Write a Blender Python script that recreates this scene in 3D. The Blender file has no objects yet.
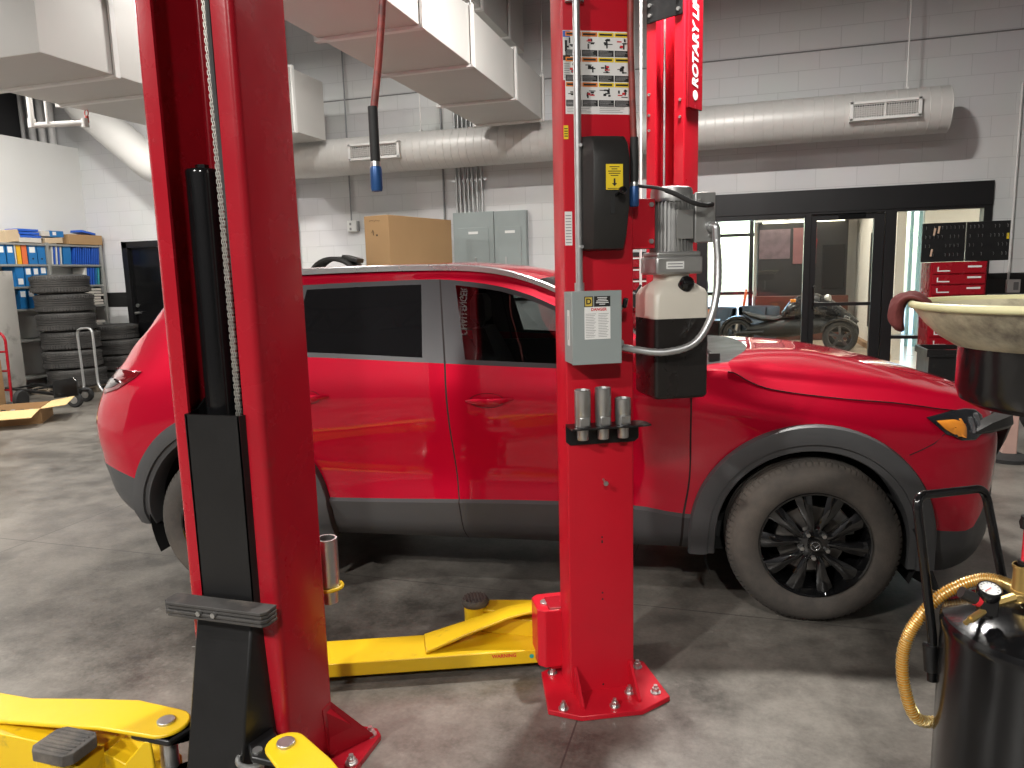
import bpy, bmesh, math, random
import numpy as np
from mathutils import Vector, Matrix, Euler
random.seed(7)
SC = bpy.context.scene
COL = SC.collection
PI = math.pi
def R(d): return math.radians(d)

# ------------------------------------------------------------------ materials
MATS = {}
def mat(name, color, rough=0.5, metal=0.0, var=0.06, scale=8.0, rvar=0.0, bump=0.0, bscale=60.0, coat=0.0,
        coat_rough=0.03, emit=None, estr=0.0, alpha=1.0, trans=0.0, spec=0.5, dirt=None, dirt_scale=3.0, dirt_lo=0.55, dirt_hi=0.75, flake=0.0):
    if name in MATS: return MATS[name]
    m = bpy.data.materials.new(name); m.use_nodes = True
    nt = m.node_tree; N = nt.nodes; L = nt.links
    b = N['Principled BSDF']
    b.inputs['Roughness'].default_value = rough
    b.inputs['Metallic'].default_value = metal
    b.inputs['Specular IOR Level'].default_value = spec
    b.inputs['Coat Weight'].default_value = coat
    b.inputs['Coat Roughness'].default_value = coat_rough
    b.inputs['Transmission Weight'].default_value = trans
    b.inputs['Alpha'].default_value = alpha
    tc = N.new('ShaderNodeTexCoord')
    nz = N.new('ShaderNodeTexNoise'); nz.inputs['Scale'].default_value = scale; nz.inputs['Detail'].default_value = 5
    L.new(tc.outputs['Object'], nz.inputs['Vector'])
    c = Vector(color[:3])
    mix = N.new('ShaderNodeMix'); mix.data_type = 'RGBA'
    mix.inputs['A'].default_value = (*[max(0, x*(1-var)) for x in c], 1)
    mix.inputs['B'].default_value = (*[min(1, x*(1+var)) for x in c], 1)
    L.new(nz.outputs['Fac'], mix.inputs['Factor'])
    out = mix.outputs['Result']
    if dirt is not None:
        n2 = N.new('ShaderNodeTexNoise'); n2.inputs['Scale'].default_value = dirt_scale; n2.inputs['Detail'].default_value = 9
        n2.inputs['Roughness'].default_value = 0.65
        L.new(tc.outputs['Object'], n2.inputs['Vector'])
        mr = N.new('ShaderNodeMapRange'); mr.inputs['From Min'].default_value = dirt_lo; mr.inputs['From Max'].default_value = dirt_hi
        L.new(n2.outputs['Fac'], mr.inputs['Value'])
        m2 = N.new('ShaderNodeMix'); m2.data_type = 'RGBA'
        L.new(mr.outputs['Result'], m2.inputs['Factor']); L.new(out, m2.inputs['A']); m2.inputs['B'].default_value = (*dirt, 1)
        out = m2.outputs['Result']
    L.new(out, b.inputs['Base Color'])
    if rvar > 0:
        mr = N.new('ShaderNodeMapRange'); mr.inputs['To Min'].default_value = max(0.02, rough-rvar); mr.inputs['To Max'].default_value = min(1, rough+rvar)
        n3 = N.new('ShaderNodeTexNoise'); n3.inputs['Scale'].default_value = scale*1.7; n3.inputs['Detail'].default_value = 6
        L.new(tc.outputs['Object'], n3.inputs['Vector'])
        L.new(n3.outputs['Fac'], mr.inputs['Value']); L.new(mr.outputs['Result'], b.inputs['Roughness'])
    if bump > 0:
        nb = N.new('ShaderNodeTexNoise'); nb.inputs['Scale'].default_value = bscale; nb.inputs['Detail'].default_value = 4
        L.new(tc.outputs['Object'], nb.inputs['Vector'])
        bp = N.new('ShaderNodeBump'); bp.inputs['Strength'].default_value = bump; bp.inputs['Distance'].default_value = 0.01
        L.new(nb.outputs['Fac'], bp.inputs['Height']); L.new(bp.outputs['Normal'], b.inputs['Normal'])
    if emit is not None:
        b.inputs['Emission Color'].default_value = (*emit, 1); b.inputs['Emission Strength'].default_value = estr
    MATS[name] = m
    return m

def glass(name, tint, rough=0.02, ior=1.5):
    """clear pane: mostly see-through, with a mirror-like skin"""
    if name in MATS: return MATS[name]
    m = bpy.data.materials.new(name); m.use_nodes = True
    nt = m.node_tree; N = nt.nodes; L = nt.links
    for n in list(N): N.remove(n)
    o = N.new('ShaderNodeOutputMaterial'); t = N.new('ShaderNodeBsdfTransparent'); g = N.new('ShaderNodeBsdfGlossy')
    nz = N.new('ShaderNodeTexNoise'); nz.inputs['Scale'].default_value = 2.0
    mxc = N.new('ShaderNodeMix'); mxc.data_type = 'RGBA'
    mxc.inputs['A'].default_value = (*[x*.96 for x in tint], 1); mxc.inputs['B'].default_value = (*tint, 1)
    L.new(nz.outputs['Fac'], mxc.inputs['Factor']); L.new(mxc.outputs['Result'], t.inputs['Color'])
    g.inputs['Roughness'].default_value = rough
    fr = N.new('ShaderNodeFresnel'); fr.inputs['IOR'].default_value = ior
    mx = N.new('ShaderNodeMixShader')
    L.new(fr.outputs['Fac'], mx.inputs['Fac']); L.new(t.outputs['BSDF'], mx.inputs[1]); L.new(g.outputs['BSDF'], mx.inputs[2])
    L.new(mx.outputs['Shader'], o.inputs['Surface'])
    MATS[name] = m
    return m

# ------------------------------------------------------------------ mesh builder
def basis(d):
    d = Vector(d).normalized()
    a = Vector((0, 0, 1)) if abs(d.z) < .95 else Vector((1, 0, 0))
    u = d.cross(a).normalized(); v = u.cross(d).normalized()
    return d, u, v

class MB:
    def __init__(s): s.v = []; s.f = []; s.m = []; s.cur = 0
    def mi(s, i): s.cur = i; return s
    def add(s, vs, fs):
        o = len(s.v); s.v += [tuple(p) for p in vs]
        for f in fs: s.f.append([i+o for i in f]); s.m.append(s.cur)
        return s
    def box(s, c, d, rot=None, M=None):
        x, y, z = d[0]/2, d[1]/2, d[2]/2
        vs = [Vector((sx*x, sy*y, sz*z)) for sz in (-1, 1) for sy in (-1, 1) for sx in (-1, 1)]
        if rot is not None:
            e = Euler(rot).to_matrix(); vs = [e @ p for p in vs]
        vs = [p+Vector(c) for p in vs]
        if M is not None: vs = [M @ p for p in vs]
        return s.add(vs, [(0, 2, 3, 1), (4, 5, 7, 6), (0, 1, 5, 4), (2, 6, 7, 3), (0, 4, 6, 2), (1, 3, 7, 5)])
    def bar(s, a, b, w, h=None, up=(0, 0, 1)):
        """rectangular bar from a to b; w sideways, h along up"""
        h = h or w; a = Vector(a); b = Vector(b); d = (b-a).normalized(); up = Vector(up)
        u = d.cross(up)
        if u.length < 1e-5: u = d.cross(Vector((1, 0, 0)))
        u.normalize(); n = u.cross(d).normalized()
        vs = []
        for p in (a, b):
            for (i, j) in ((-1, -1), (1, -1), (1, 1), (-1, 1)): vs.append(p+u*(i*w/2)+n*(j*h/2))
        return s.add(vs, [(0, 1, 2, 3), (7, 6, 5, 4), (0, 4, 5, 1), (1, 5, 6, 2), (2, 6, 7, 3), (3, 7, 4, 0)])
    def loft(s, rings, cap0=True, cap1=True, closed=True):
        n = len(rings[0]); vs = [p for r in rings for p in r]; fs = []
        for i in range(len(rings)-1):
            for j in range(n if closed else n-1):
                k = (j+1) % n
                fs.append((i*n+j, i*n+k, (i+1)*n+k, (i+1)*n+j))
        if cap0: fs.append(tuple(range(n-1, -1, -1)))
        if cap1: fs.append(tuple((len(rings)-1)*n+j for j in range(n)))
        return s.add(vs, fs)
    def tube(s, pts, r, n=10, caps=True, closed=False):
        pts = [Vector(p) for p in pts]; m = len(pts); rr = r if isinstance(r, (list, tuple)) else [r]*m
        rings = []; pu = None
        for i, p in enumerate(pts):
            if closed: t = pts[(i+1) % m]-pts[i-1]
            else: t = pts[min(i+1, m-1)]-pts[max(i-1, 0)]
            if t.length < 1e-9: t = Vector((0, 0, 1))
            t.normalize()
            if pu is None: _, u, v = basis(t)
            else:
                u = pu-t*pu.dot(t)
                if u.length < 1e-6: _, u, v = basis(t)
                u.normalize(); v = u.cross(t)
            pu = u
            rings.append([p+u*(rr[i]*math.cos(2*PI*j/n))+v*(rr[i]*math.sin(2*PI*j/n)) for j in range(n)])
        if closed: rings.append(rings[0])
        return s.loft(rings, caps and not closed, caps and not closed)
    def cyl(s, a, b, r, n=20, r2=None):
        return s.tube([a, b], [r, r if r2 is None else r2], n)
    def lathe(s, prof, c=(0, 0, 0), axis=(0, 0, 1), n=32, caps=False, a0=0, a1=2*PI):
        """prof = [(r, h)] around axis through c"""
        d, u, v = basis(axis); c = Vector(c); full = abs(a1-a0-2*PI) < 1e-6
        k = n if full else n+1; rings = []
        for (r, h) in prof:
            rings.append([c+d*h+u*(r*math.cos(a0+(a1-a0)*j/n))+v*(r*math.sin(a0+(a1-a0)*j/n)) for j in range(k)])
        return s.loft(rings, caps, caps, closed=full)
    def prism(s, poly, a, M=None):
        """poly = planar list of 3D points, extruded by vector a"""
        a = Vector(a); p0 = [Vector(p) for p in poly]; p1 = [p+a for p in p0]; n = len(p0)
        if M is not None: p0 = [M @ p for p in p0]; p1 = [M @ p for p in p1]
        fs = [tuple(range(n-1, -1, -1)), tuple(range(n, 2*n))]+[(i, (i+1) % n, n+(i+1) % n, n+i) for i in range(n)]
        return s.add(p0+p1, fs)
    def grid(s, rows):
        n = len(rows[0]); vs = [p for r in rows for p in r]
        return s.add(vs, [(i*n+j, i*n+j+1, (i+1)*n+j+1, (i+1)*n+j) for i in range(len(rows)-1) for j in range(n-1)])
    def torus(s, c, R_, r, axis=(0, 0, 1), n=40, m=10):
        d, u, v = basis(axis); c = Vector(c)
        pts = [c+u*(R_*math.cos(2*PI*i/n))+v*(R_*math.sin(2*PI*i/n)) for i in range(n)]
        return s.tube(pts, r, m, closed=True)
    def xf(s, M):
        s.v = [tuple(M @ Vector(p)) for p in s.v]; return s
    def build(s, name, mats, parent=None, bevel=0, segs=2, smooth=40, loc=None, rot=None, sub=0, solid=0):
        me = bpy.data.meshes.new(name)
        me.from_pydata([tuple(p) for p in s.v], [], s.f); me.validate()
        if not isinstance(mats, (list, tuple)): mats = [mats]
        for m in mats: me.materials.append(m)
        if len(mats) > 1 and len(s.m) == len(me.polygons):
            me.polygons.foreach_set('material_index', s.m)
        bm = bmesh.new(); bm.from_mesh(me)
        bmesh.ops.remove_doubles(bm, verts=bm.verts, dist=1e-5)
        bmesh.ops.recalc_face_normals(bm, faces=bm.faces)
        bm.to_mesh(me); bm.free()
        if smooth:
            me.polygons.foreach_set('use_smooth', [True]*len(me.polygons))
            me.set_sharp_from_angle(angle=R(smooth))
        o = bpy.data.objects.new(name, me); COL.objects.link(o)
        if parent is not None: o.parent = parent
        if loc is not None: o.location = loc
        if rot is not None: o.rotation_euler = rot
        if solid:
            md = o.modifiers.new('solid', 'SOLIDIFY'); md.thickness = solid; md.offset = -1
        if bevel:
            md = o.modifiers.new('bevel', 'BEVEL'); md.width = bevel; md.segments = segs; md.limit_method = 'ANGLE'; md.angle_limit = R(35)
            md.harden_normals = False
        if sub:
            md = o.modifiers.new('sub', 'SUBSURF'); md.levels = sub; md.render_levels = sub
        return o

def thing(name, label, cat, loc=(0, 0, 0), rotz=0, group=None):
    o = bpy.data.objects.new(name, None); COL.objects.link(o); o.empty_display_size = .1
    o.location = loc; o.rotation_euler = (0, 0, rotz); o['label'] = label; o['category'] = cat
    if group: o['group'] = group
    return o
def tag(o, label, cat, group=None):
    o['label'] = label; o['category'] = cat
    if group: o['group'] = group
    return o
def struct(o): o['kind'] = 'structure'; return o
def dup(root, loc=None, rotz=None, label=None, group=None):
    r = root.copy(); COL.objects.link(r)
    if loc is not None: r.location = loc
    if rotz is not None: r.rotation_euler = (root.rotation_euler[0], root.rotation_euler[1], rotz)
    if label: r['label'] = label
    if group: r['group'] = group
    for ch in list(root.children):
        c = ch.copy(); COL.objects.link(c); c.parent = r
        for g in list(ch.children):
            d = g.copy(); COL.objects.link(d); d.parent = c
    return r

def text_mb(txt, size, depth=0.001, bold=0.0, shear=0.0, align='CENTER'):
    """lettering as a mesh in the XZ plane, facing -Y, centred on the origin"""
    cu = bpy.data.curves.new('t', 'FONT'); cu.body = txt; cu.size = size; cu.extrude = depth/2; cu.offset = bold; cu.shear = shear
    cu.align_x = align; cu.align_y = 'CENTER'; cu.resolution_u = 3
    o = bpy.data.objects.new('t', cu); COL.objects.link(o)
    dg = bpy.context.evaluated_depsgraph_get(); dg.update()
    me = o.evaluated_get(dg).to_mesh()
    vs = [Vector((p.co.x, -p.co.z, p.co.y)) for p in me.vertices]; fs = [tuple(p.vertices) for p in me.polygons]
    o.evaluated_get(dg).to_mesh_clear()
    bpy.data.objects.remove(o); bpy.data.curves.remove(cu)
    b = MB(); b.add(vs, fs); return b

def spline(pts, n=8):
    """Catmull-Rom through pts"""
    P = [Vector(p) for p in pts]; out = []
    for i in range(len(P)-1):
        p0 = P[i-1] if i > 0 else P[0]*2-P[1]; p1 = P[i]; p2 = P[i+1]; p3 = P[i+2] if i+2 < len(P) else P[-1]*2-P[-2]
        for j in range(n):
            t = j/n
            out.append(.5*((2*p1)+(p2-p0)*t+(2*p0-5*p1+4*p2-p3)*t*t+(3*p1-p0-3*p2+p3)*t**3))
    out.append(P[-1]); return out
def fillet(pts, r, n=6):
    """round the corners of a polyline"""
    P = [Vector(p) for p in pts]; out = [P[0]]
    for i in range(1, len(P)-1):
        a = (P[i-1]-P[i]); b = (P[i+1]-P[i]); la, lb = a.length, b.length
        k = min(r, la*.49, lb*.49); p = P[i]+a/la*k; q = P[i]+b/lb*k
        for j in range(n+1):
            t = j/n; out.append(p*(1-t)**2+P[i]*2*t*(1-t)+q*t*t)
    out.append(P[-1]); return out
# ------------------------------------------------------------------ common materials
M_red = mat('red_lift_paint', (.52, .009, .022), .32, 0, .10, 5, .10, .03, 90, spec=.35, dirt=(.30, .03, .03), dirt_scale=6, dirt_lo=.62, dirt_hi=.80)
M_redd = mat('worn_shaded_red_paint', (.33, .008, .017), .26, 0, .10, 4, .10, .03, 90, spec=.35, dirt=(.20, .03, .03), dirt_scale=5, dirt_lo=.60, dirt_hi=.80)  # red darkened for the near column's shade; other red items share it
M_yel = mat('yellow_arm_paint', (.72, .47, .010), .36, 0, .07, 5, .08, .03, 60, dirt=(.30, .20, .04), dirt_scale=9, dirt_lo=.64, dirt_hi=.80)
M_blk = mat('black_gloss_paint', (.006, .006, .0065), .16, 0, .3, 6, .08, .02, 80)
M_blkm = mat('black_satin_paint', (.008, .008, .0085), .34, 0, .3, 6, .1, .04, 70, dirt=(.05, .045, .04), dirt_scale=7, dirt_lo=.60, dirt_hi=.9)
M_steel = mat('zinc_steel', (.55, .55, .54), .32, .9, .10, 20, .1)
M_chain = mat('bright_chain_steel', (.62, .60, .55), .38, .85, .2, 80, .1)
M_rub = mat('black_rubber', (.022, .022, .022), .65, 0, .3, 14, .1, .1, 60)
M_rubdirt = mat('dusty_rubber', (.045, .042, .040), .75, 0, .3, 10, .1, .15, 60, dirt=(.16, .135, .11), dirt_scale=7, dirt_lo=.45, dirt_hi=.75)
M_white = mat('white_label', (.80, .80, .78), .5, 0, .03)
M_black = mat('flat_black_ink', (.012, .012, .012), .6, 0, .1)
M_orange = mat('orange_label', (.75, .22, .03), .5, 0, .05)
M_lyel = mat('yellow_label', (.85, .62, .02), .5, 0, .05)
M_lred = mat('red_label_ink', (.62, .02, .03), .5, 0, .05)
M_lblue = mat('blue_label', (.04, .13, .50), .5, 0, .05)
M_lgrey = mat('grey_print', (.30, .30, .30), .6, 0, .2, 400)
M_plastblk = mat('black_moulded_plastic', (.020, .019, .018), .42, 0, .3, 5, .12, .06, 50, dirt=(.15, .13, .11), dirt_scale=4, dirt_lo=.60, dirt_hi=.95)
M_greybox = mat('grey_enclosure_paint', (.31, .35, .345), .42, .1, .05, 6, .06)
M_alu = mat('cast_aluminium', (.40, .40, .39), .42, .7, .15, 14, .1, .06, 40)
M_galv = mat('galvanised_conduit', (.52, .53, .53), .38, .8, .1, 30, .1)
M_card = mat('brown_cardboard', (.43, .265, .125), .8, 0, .06, 3, 0, .05, 30)
M_card2 = mat('pale_cardboard', (.66, .46, .21), .8, 0, .06, 3, 0, .05, 30)
M_wpaint = mat('white_painted_metal', (.74, .73, .71), .45, 0, .04, 3, .05, .03, 40)
M_frame = mat('black_aluminium_frame', (.014, .014, .015), .35, .2, .2, 6, .05)

# ------------------------------------------------------------------ camera (world = room axes, camera above the origin)
f_px = 733.06; pitch = .1498; roll = .02635; yaw = R(16.963)
fw0 = Vector((-math.sin(yaw), math.cos(yaw), 0)); rt0 = Vector((math.cos(yaw), math.sin(yaw), 0)); up0 = Vector((0, 0, 1))
fw = fw0*math.cos(pitch)-up0*math.sin(pitch); up1 = up0*math.cos(pitch)+fw0*math.sin(pitch)
rt = rt0*math.cos(roll)-up1*math.sin(roll); up = up1*math.cos(roll)+rt0*math.sin(roll)
cd = bpy.data.cameras.new('camera'); cam = bpy.data.objects.new('camera', cd); COL.objects.link(cam)
cam.matrix_world = Matrix(((rt.x, up.x, -fw.x, 0), (rt.y, up.y, -fw.y, 0), (rt.z, up.z, -fw.z, 1.5827), (0, 0, 0, 1)))
cd.sensor_fit = 'HORIZONTAL'; cd.sensor_width = 36; cd.lens = 36*f_px/1024; cd.clip_start = .05; cd.clip_end = 200
SC.camera = cam

# ------------------------------------------------------------------ room shell
D = 9.8; UL = -10.25; UR = 6.5; VB = -5.0; HC = 6.6
def floor_mat():
    m = bpy.data.materials.new('polished_concrete'); m.use_nodes = True
    nt = m.node_tree; N = nt.nodes; L = nt.links; b = N['Principled BSDF']
    tc = N.new('ShaderNodeTexCoord'); sep = N.new('ShaderNodeSeparateXYZ'); L.new(tc.outputs['Object'], sep.inputs[0])
    def math_(op, a, c=None):
        n = N.new('ShaderNodeMath'); n.operation = op
        for i, x in enumerate((a, c)):
            if x is None: continue
            if isinstance(x, (int, float)): n.inputs[i].default_value = x
            else: L.new(x, n.inputs[i])
        return n.outputs[0]
    def noise(sc, det, rough=.6):
        n = N.new('ShaderNodeTexNoise'); n.inputs['Scale'].default_value = sc; n.inputs['Detail'].default_value = det; n.inputs['Roughness'].default_value = rough
        L.new(tc.outputs['Object'], n.inputs['Vector']); return n.outputs['Fac']
    big = noise(.55, 5, .55); mid = noise(3.2, 9, .72); fine = noise(60, 4, .6)
    mix = math_('ADD', math_('MULTIPLY', big, .45), math_('ADD', math_('MULTIPLY', mid, .45), math_('MULTIPLY', fine, .10)))
    cr = N.new('ShaderNodeValToRGB'); e = cr.color_ramp.elements
    e[0].position = .41; e[0].color = (.060, .054, .047, 1); e[1].position = .59; e[1].color = (.235, .215, .188, 1)
    L.new(mix, cr.inputs[0])
    # pale scuffs
    sc = noise(5.0, 10, .8); mr = N.new('ShaderNodeMapRange'); mr.inputs['From Min'].default_value = .60; mr.inputs['From Max'].default_value = .74; mr.inputs['To Max'].default_value = .55
    L.new(sc, mr.inputs['Value'])
    m1 = N.new('ShaderNodeMix'); m1.data_type = 'RGBA'; L.new(mr.outputs['Result'], m1.inputs['Factor']); L.new(cr.outputs['Color'], m1.inputs['A']); m1.inputs['B'].default_value = (.36, .34, .31, 1)
    # oil spots
    os_ = noise(2.1, 3, .4); mo = N.new('ShaderNodeMapRange'); mo.inputs['From Min'].default_value = .665; mo.inputs['From Max'].default_value = .73; mo.inputs['To Max'].default_value = .6
    L.new(os_, mo.inputs['Value'])
    m2 = N.new('ShaderNodeMix'); m2.data_type = 'RGBA'; L.new(mo.outputs['Result'], m2.inputs['Factor']); L.new(m1.outputs['Result'], m2.inputs['A']); m2.inputs['B'].default_value = (.035, .033, .03, 1)
    # saw-cut joints every 3.7 m
    def joint(co, off, w):
        d = math_('ABSOLUTE', math_('SUBTRACT', math_('MODULO', math_('ADD', co, 37*10-off+1.85), 3.7), 1.85))
        return math_('LESS_THAN', d, w)
    j = math_('MAXIMUM', joint(sep.outputs['X'], -4.21, .0032), joint(sep.outputs['Y'], 3.33, .0032))
    m3 = N.new('ShaderNodeMix'); m3.data_type = 'RGBA'; L.new(math_('MULTIPLY', j, .85), m3.inputs['Factor']); L.new(m2.outputs['Result'], m3.inputs['A']); m3.inputs['B'].default_value = (.045, .042, .04, 1)
    L.new(m3.outputs['Result'], b.inputs['Base Color'])
    rr = N.new('ShaderNodeMapRange'); rr.inputs['To Min'].default_value = .20; rr.inputs['To Max'].default_value = .46; L.new(mid, rr.inputs['Value']); L.new(rr.outputs['Result'], b.inputs['Roughness'])
    bp = N.new('ShaderNodeBump'); bp.inputs['Strength'].default_value = .12; bp.inputs['Distance'].default_value = .006; L.new(math_('SUBTRACT', fine, math_('MULTIPLY', j, 2.0)), bp.inputs['Height']); L.new(bp.outputs['Normal'], b.inputs['Normal'])
    return m
def block_mat(name, color, axis, band=None, bw=.455, bh=.228):
    """painted concrete block: running-bond joints as bump, optional painted band"""
    m = bpy.data.materials.new(name); m.use_nodes = True
    nt = m.node_tree; N = nt.nodes; L = nt.links; b = N['Principled BSDF']
    tc = N.new('ShaderNodeTexCoord'); sep = N.new('ShaderNodeSeparateXYZ'); L.new(tc.outputs['Object'], sep.inputs[0])
    cb = N.new('ShaderNodeCombineXYZ'); L.new(sep.outputs[axis], cb.inputs['X']); L.new(sep.outputs['Z'], cb.inputs['Y'])
    br = N.new('ShaderNodeTexBrick'); L.new(cb.outputs[0], br.inputs['Vector'])
    br.inputs['Scale'].default_value = 1.0; br.inputs['Brick Width'].default_value = bw; br.inputs['Row Height'].default_value = bh
    br.inputs['Mortar Size'].default_value = .004; br.inputs['Mortar Smooth'].default_value = .6
    c = Vector(color)
    br.inputs['Color1'].default_value = (*c, 1); br.inputs['Color2'].default_value = (*(c*.97), 1); br.inputs['Mortar'].default_value = (*(c*.80), 1)
    nz = N.new('ShaderNodeTexNoise'); nz.inputs['Scale'].default_value = 1.3; nz.inputs['Detail'].default_value = 6; L.new(tc.outputs['Object'], nz.inputs['Vector'])
    mx = N.new('ShaderNodeMix'); mx.data_type = 'RGBA'; mx.blend_type = 'MULTIPLY'; mx.inputs['Factor'].default_value = .10
    L.new(br.outputs['Color'], mx.inputs['A']); L.new(nz.outputs['Color'], mx.inputs['B'])
    out = mx.outputs['Result']
    if band:
        g = N.new('ShaderNodeMath'); g.operation = 'COMPARE'; g.inputs[1].default_value = (band[0]+band[1])/2; g.inputs[2].default_value = (band[1]-band[0])/2
        L.new(sep.outputs['Z'], g.inputs[0])
        m2 = N.new('ShaderNodeMix'); m2.data_type = 'RGBA'; L.new(g.outputs[0], m2.inputs['Factor']); L.new(out, m2.inputs['A']); m2.inputs['B'].default_value = (.012, .012, .012, 1)
        out = m2.outputs['Result']
    L.new(out, b.inputs['Base Color']); b.inputs['Roughness'].default_value = .55
    bp = N.new('ShaderNodeBump'); bp.inputs['Strength'].default_value = .35; bp.inputs['Distance'].default_value = .008; bp.invert = True
    L.new(br.outputs['Fac'], bp.inputs['Height'])
    L.new(bp.outputs['Normal'], b.inputs['Normal'])
    return m
M_floor = floor_mat()
M_bwall = block_mat('painted_block_wall', (.70, .70, .70), 'X', (1.20, 1.44))
M_lwall = mat('white_panel_wall', (.72, .72, .70), .5, 0, .03, 2)
M_dark = mat('dark_grey_upper_wall', (.045, .045, .048), .8, 0, .15, 3)
M_deck = mat('dark_ceiling_deck', (.05, .05, .055), .85, 0, .1, 2)
fl = MB().box(((UL+UR)/2-1, (VB+D)/2, -.1), (UR-UL+4, D-VB, .2)).build('floor', M_floor); struct(fl)

# back wall (v = D) around the glazed opening and the black door
GX0, GX1, GZ = -.78, 2.80, 2.215          # glazed storefront
DX0, DX1, DZ = -9.56, -8.50, 2.25         # black steel door
WT = .2
w = MB()
def wslab(x0, x1, z0, z1): w.box(((x0+x1)/2, D+WT/2, (z0+z1)/2), (x1-x0, WT, z1-z0))
wslab(-13.2, DX0, 0, HC); wslab(DX0, DX1, DZ, HC); wslab(DX1, GX0, 0, HC); wslab(GX0, GX1, 2.485, HC); wslab(GX1, UR, 0, HC)
struct(w.build('wall_back', M_bwall, smooth=0))
struct(MB().box((UL-.06, 4.0, 1.885), (.12, 11.6, 3.77)).build('wall_left', M_lwall, smooth=0))
struct(MB().box((-11.45, 2.4, HC/2), (.2, 14.8, HC)).build('wall_left_upper', M_dark, smooth=0))
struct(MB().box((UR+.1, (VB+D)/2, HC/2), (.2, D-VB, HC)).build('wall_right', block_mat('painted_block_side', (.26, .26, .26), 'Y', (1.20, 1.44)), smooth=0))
struct(MB().box(((UL+UR)/2-1, VB-.1, HC/2), (UR-UL+5, .2, HC)).build('wall_front', block_mat('painted_block_front', (.07, .07, .075), 'X', None), smooth=0))
c = MB(); c.box(((UL+UR)/2-1, (VB+D)/2, HC+.1), (UR-UL+5, D-VB+.4, .2))
struct(c.build('ceiling', M_deck, smooth=0))
for i in range(8):
    jv = VB+1+i*2.0
    j = MB(); j.bar((UL-2.8, jv, HC-.03), (UR, jv, HC-.03), .10, .05); j.bar((UL-2.8, jv, HC-.50), (UR, jv, HC-.50), .09, .05)
    x = UL-2.8
    while x < UR-.5:
        j.bar((x, jv, HC-.03), (x+.3, jv, HC-.48), .025); j.bar((x+.3, jv, HC-.48), (x+.6, jv, HC-.03), .025); x += .6
    struct(j.build('trim_%d' % (10+i), M_deck, smooth=0))
# dark joint line high on the block wall
struct(MB().box(((GX0+UR)/2-3, D-.004, 4.085), (UR-GX0+6, .012, .014)).build('trim_1', mat('grey_joint', (.20, .20, .20), .7), smooth=0))
# ------------------------------------------------------------------ the car
M_paint = mat('deep_red_car_paint', (.51, .0015, .024), .42, .40, .03, 300, 0, 0, 60, coat=1.0, coat_rough=.02, spec=.08)
M_clad = mat('grey_plastic_cladding', (.062, .062, .064), .52, 0, .08, 8, .05, .05, 500)
M_trimg = mat('satin_grey_window_trim', (.042, .042, .046), .34, .1, .05, 5, .04)
M_rail = mat('silver_roof_rail', (.62, .63, .64), .28, .85, .04, 5, .04)
M_gdark = mat('privacy_glass', (.010, .010, .011), .04, 0, .2, 3, .02, spec=.6)
M_gclear = glass('clear_car_glass', (.50, .54, .53), .01, 1.9)
M_seam = mat('dark_panel_gap', (.010, .004, .004), .7, 0, .1)
M_under = mat('underbody_black', (.010, .010, .010), .8, 0, .2)
M_int = mat('dark_cabin_trim', (.022, .022, .023), .6, 0, .2, 12, .1)
M_amber = mat('amber_lens', (.75, .26, .03), .12, 0, .12, 40, .04, coat=1)
M_lamp = mat('dark_lamp_housing', (.016, .017, .02), .08, .1, .2, 10, .03, coat=1)
M_lampin = mat('chrome_lamp_insert', (.55, .56, .58), .15, .9, .1, 10)
M_tail = mat('dark_red_tail_lens', (.16, .006, .01), .08, 0, .1, 10, .03, coat=1)
M_wheelb = mat('gloss_black_alloy', (.006, .006, .0065), .07, .0, .2, 6, .03, coat=1.0)
M_disc = mat('brake_disc_steel', (.30, .28, .26), .4, .8, .15, 30, .1)
M_tyre = mat('tyre_rubber', (.050, .044, .039), .80, 0, .18, 9, .08, .15, 120, dirt=(.115, .095, .078), dirt_scale=3, dirt_lo=.42, dirt_hi=.72)

car = thing('car', 'red sport utility car with grey plastic cladding parked behind the red lift columns', 'car', (.346, 3.333, 0), R(7))

def sp(pts):
    """monotone-ish cubic interpolant y(x)"""
    xs = np.array([p[0] for p in pts], float); ys = np.array([p[1] for p in pts], float)
    h = np.diff(xs); d = np.diff(ys)/h; m = np.zeros(len(xs)); m[0] = d[0]; m[-1] = d[-1]
    for i in range(1, len(xs)-1):
        if d[i-1]*d[i] <= 0: m[i] = 0
        else:
            w1 = 2*h[i]+h[i-1]; w2 = h[i]+2*h[i-1]; m[i] = (w1+w2)/(w1/d[i-1]+w2/d[i])
    def g(x):
        x = min(max(x, xs[0]), xs[-1]); i = min(int(np.searchsorted(xs, x, 'right'))-1, len(xs)-2); i = max(i, 0)
        t = (x-xs[i])/h[i]
        return float((2*t**3-3*t*t+1)*ys[i]+(t**3-2*t*t+t)*h[i]*m[i]+(-2*t**3+3*t*t)*ys[i+1]+(t**3-t*t)*h[i]*m[i+1])
    return g
LINES = {}   # k -> [(x, w, z), ...]
LINES[0] = [(-3.70, 0, .40), (-3.3, 0, .30), (0, 0, .26), (.8, 0, .24), (.90, 0, .30)]
LINES[1] = [(-3.72, .50, .47), (-3.60, .66, .42), (-3.48, .76, .36), (-3.30, .82, .315), (-2.9, .82, .30), (-2.3, .82, .295), (-.56, .82, .285), (.2, .82, .24), (.58, .78, .20), (.72, .70, .215), (.84, .55, .25), (.90, .40, .29)]
LINES[2] = [(-3.75, .52, .53), (-3.64, .69, .49), (-3.53, .79, .44), (-3.38, .855, .40), (-3.2, .88, .38), (-2.8, .89, .37), (-2.3, .895, .365), (-.56, .895, .355), (.2, .89, .33), (.5, .87, .31), (.65, .81, .30), (.78, .70, .31), (.87, .56, .34), (.92, .42, .36)]
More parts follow.
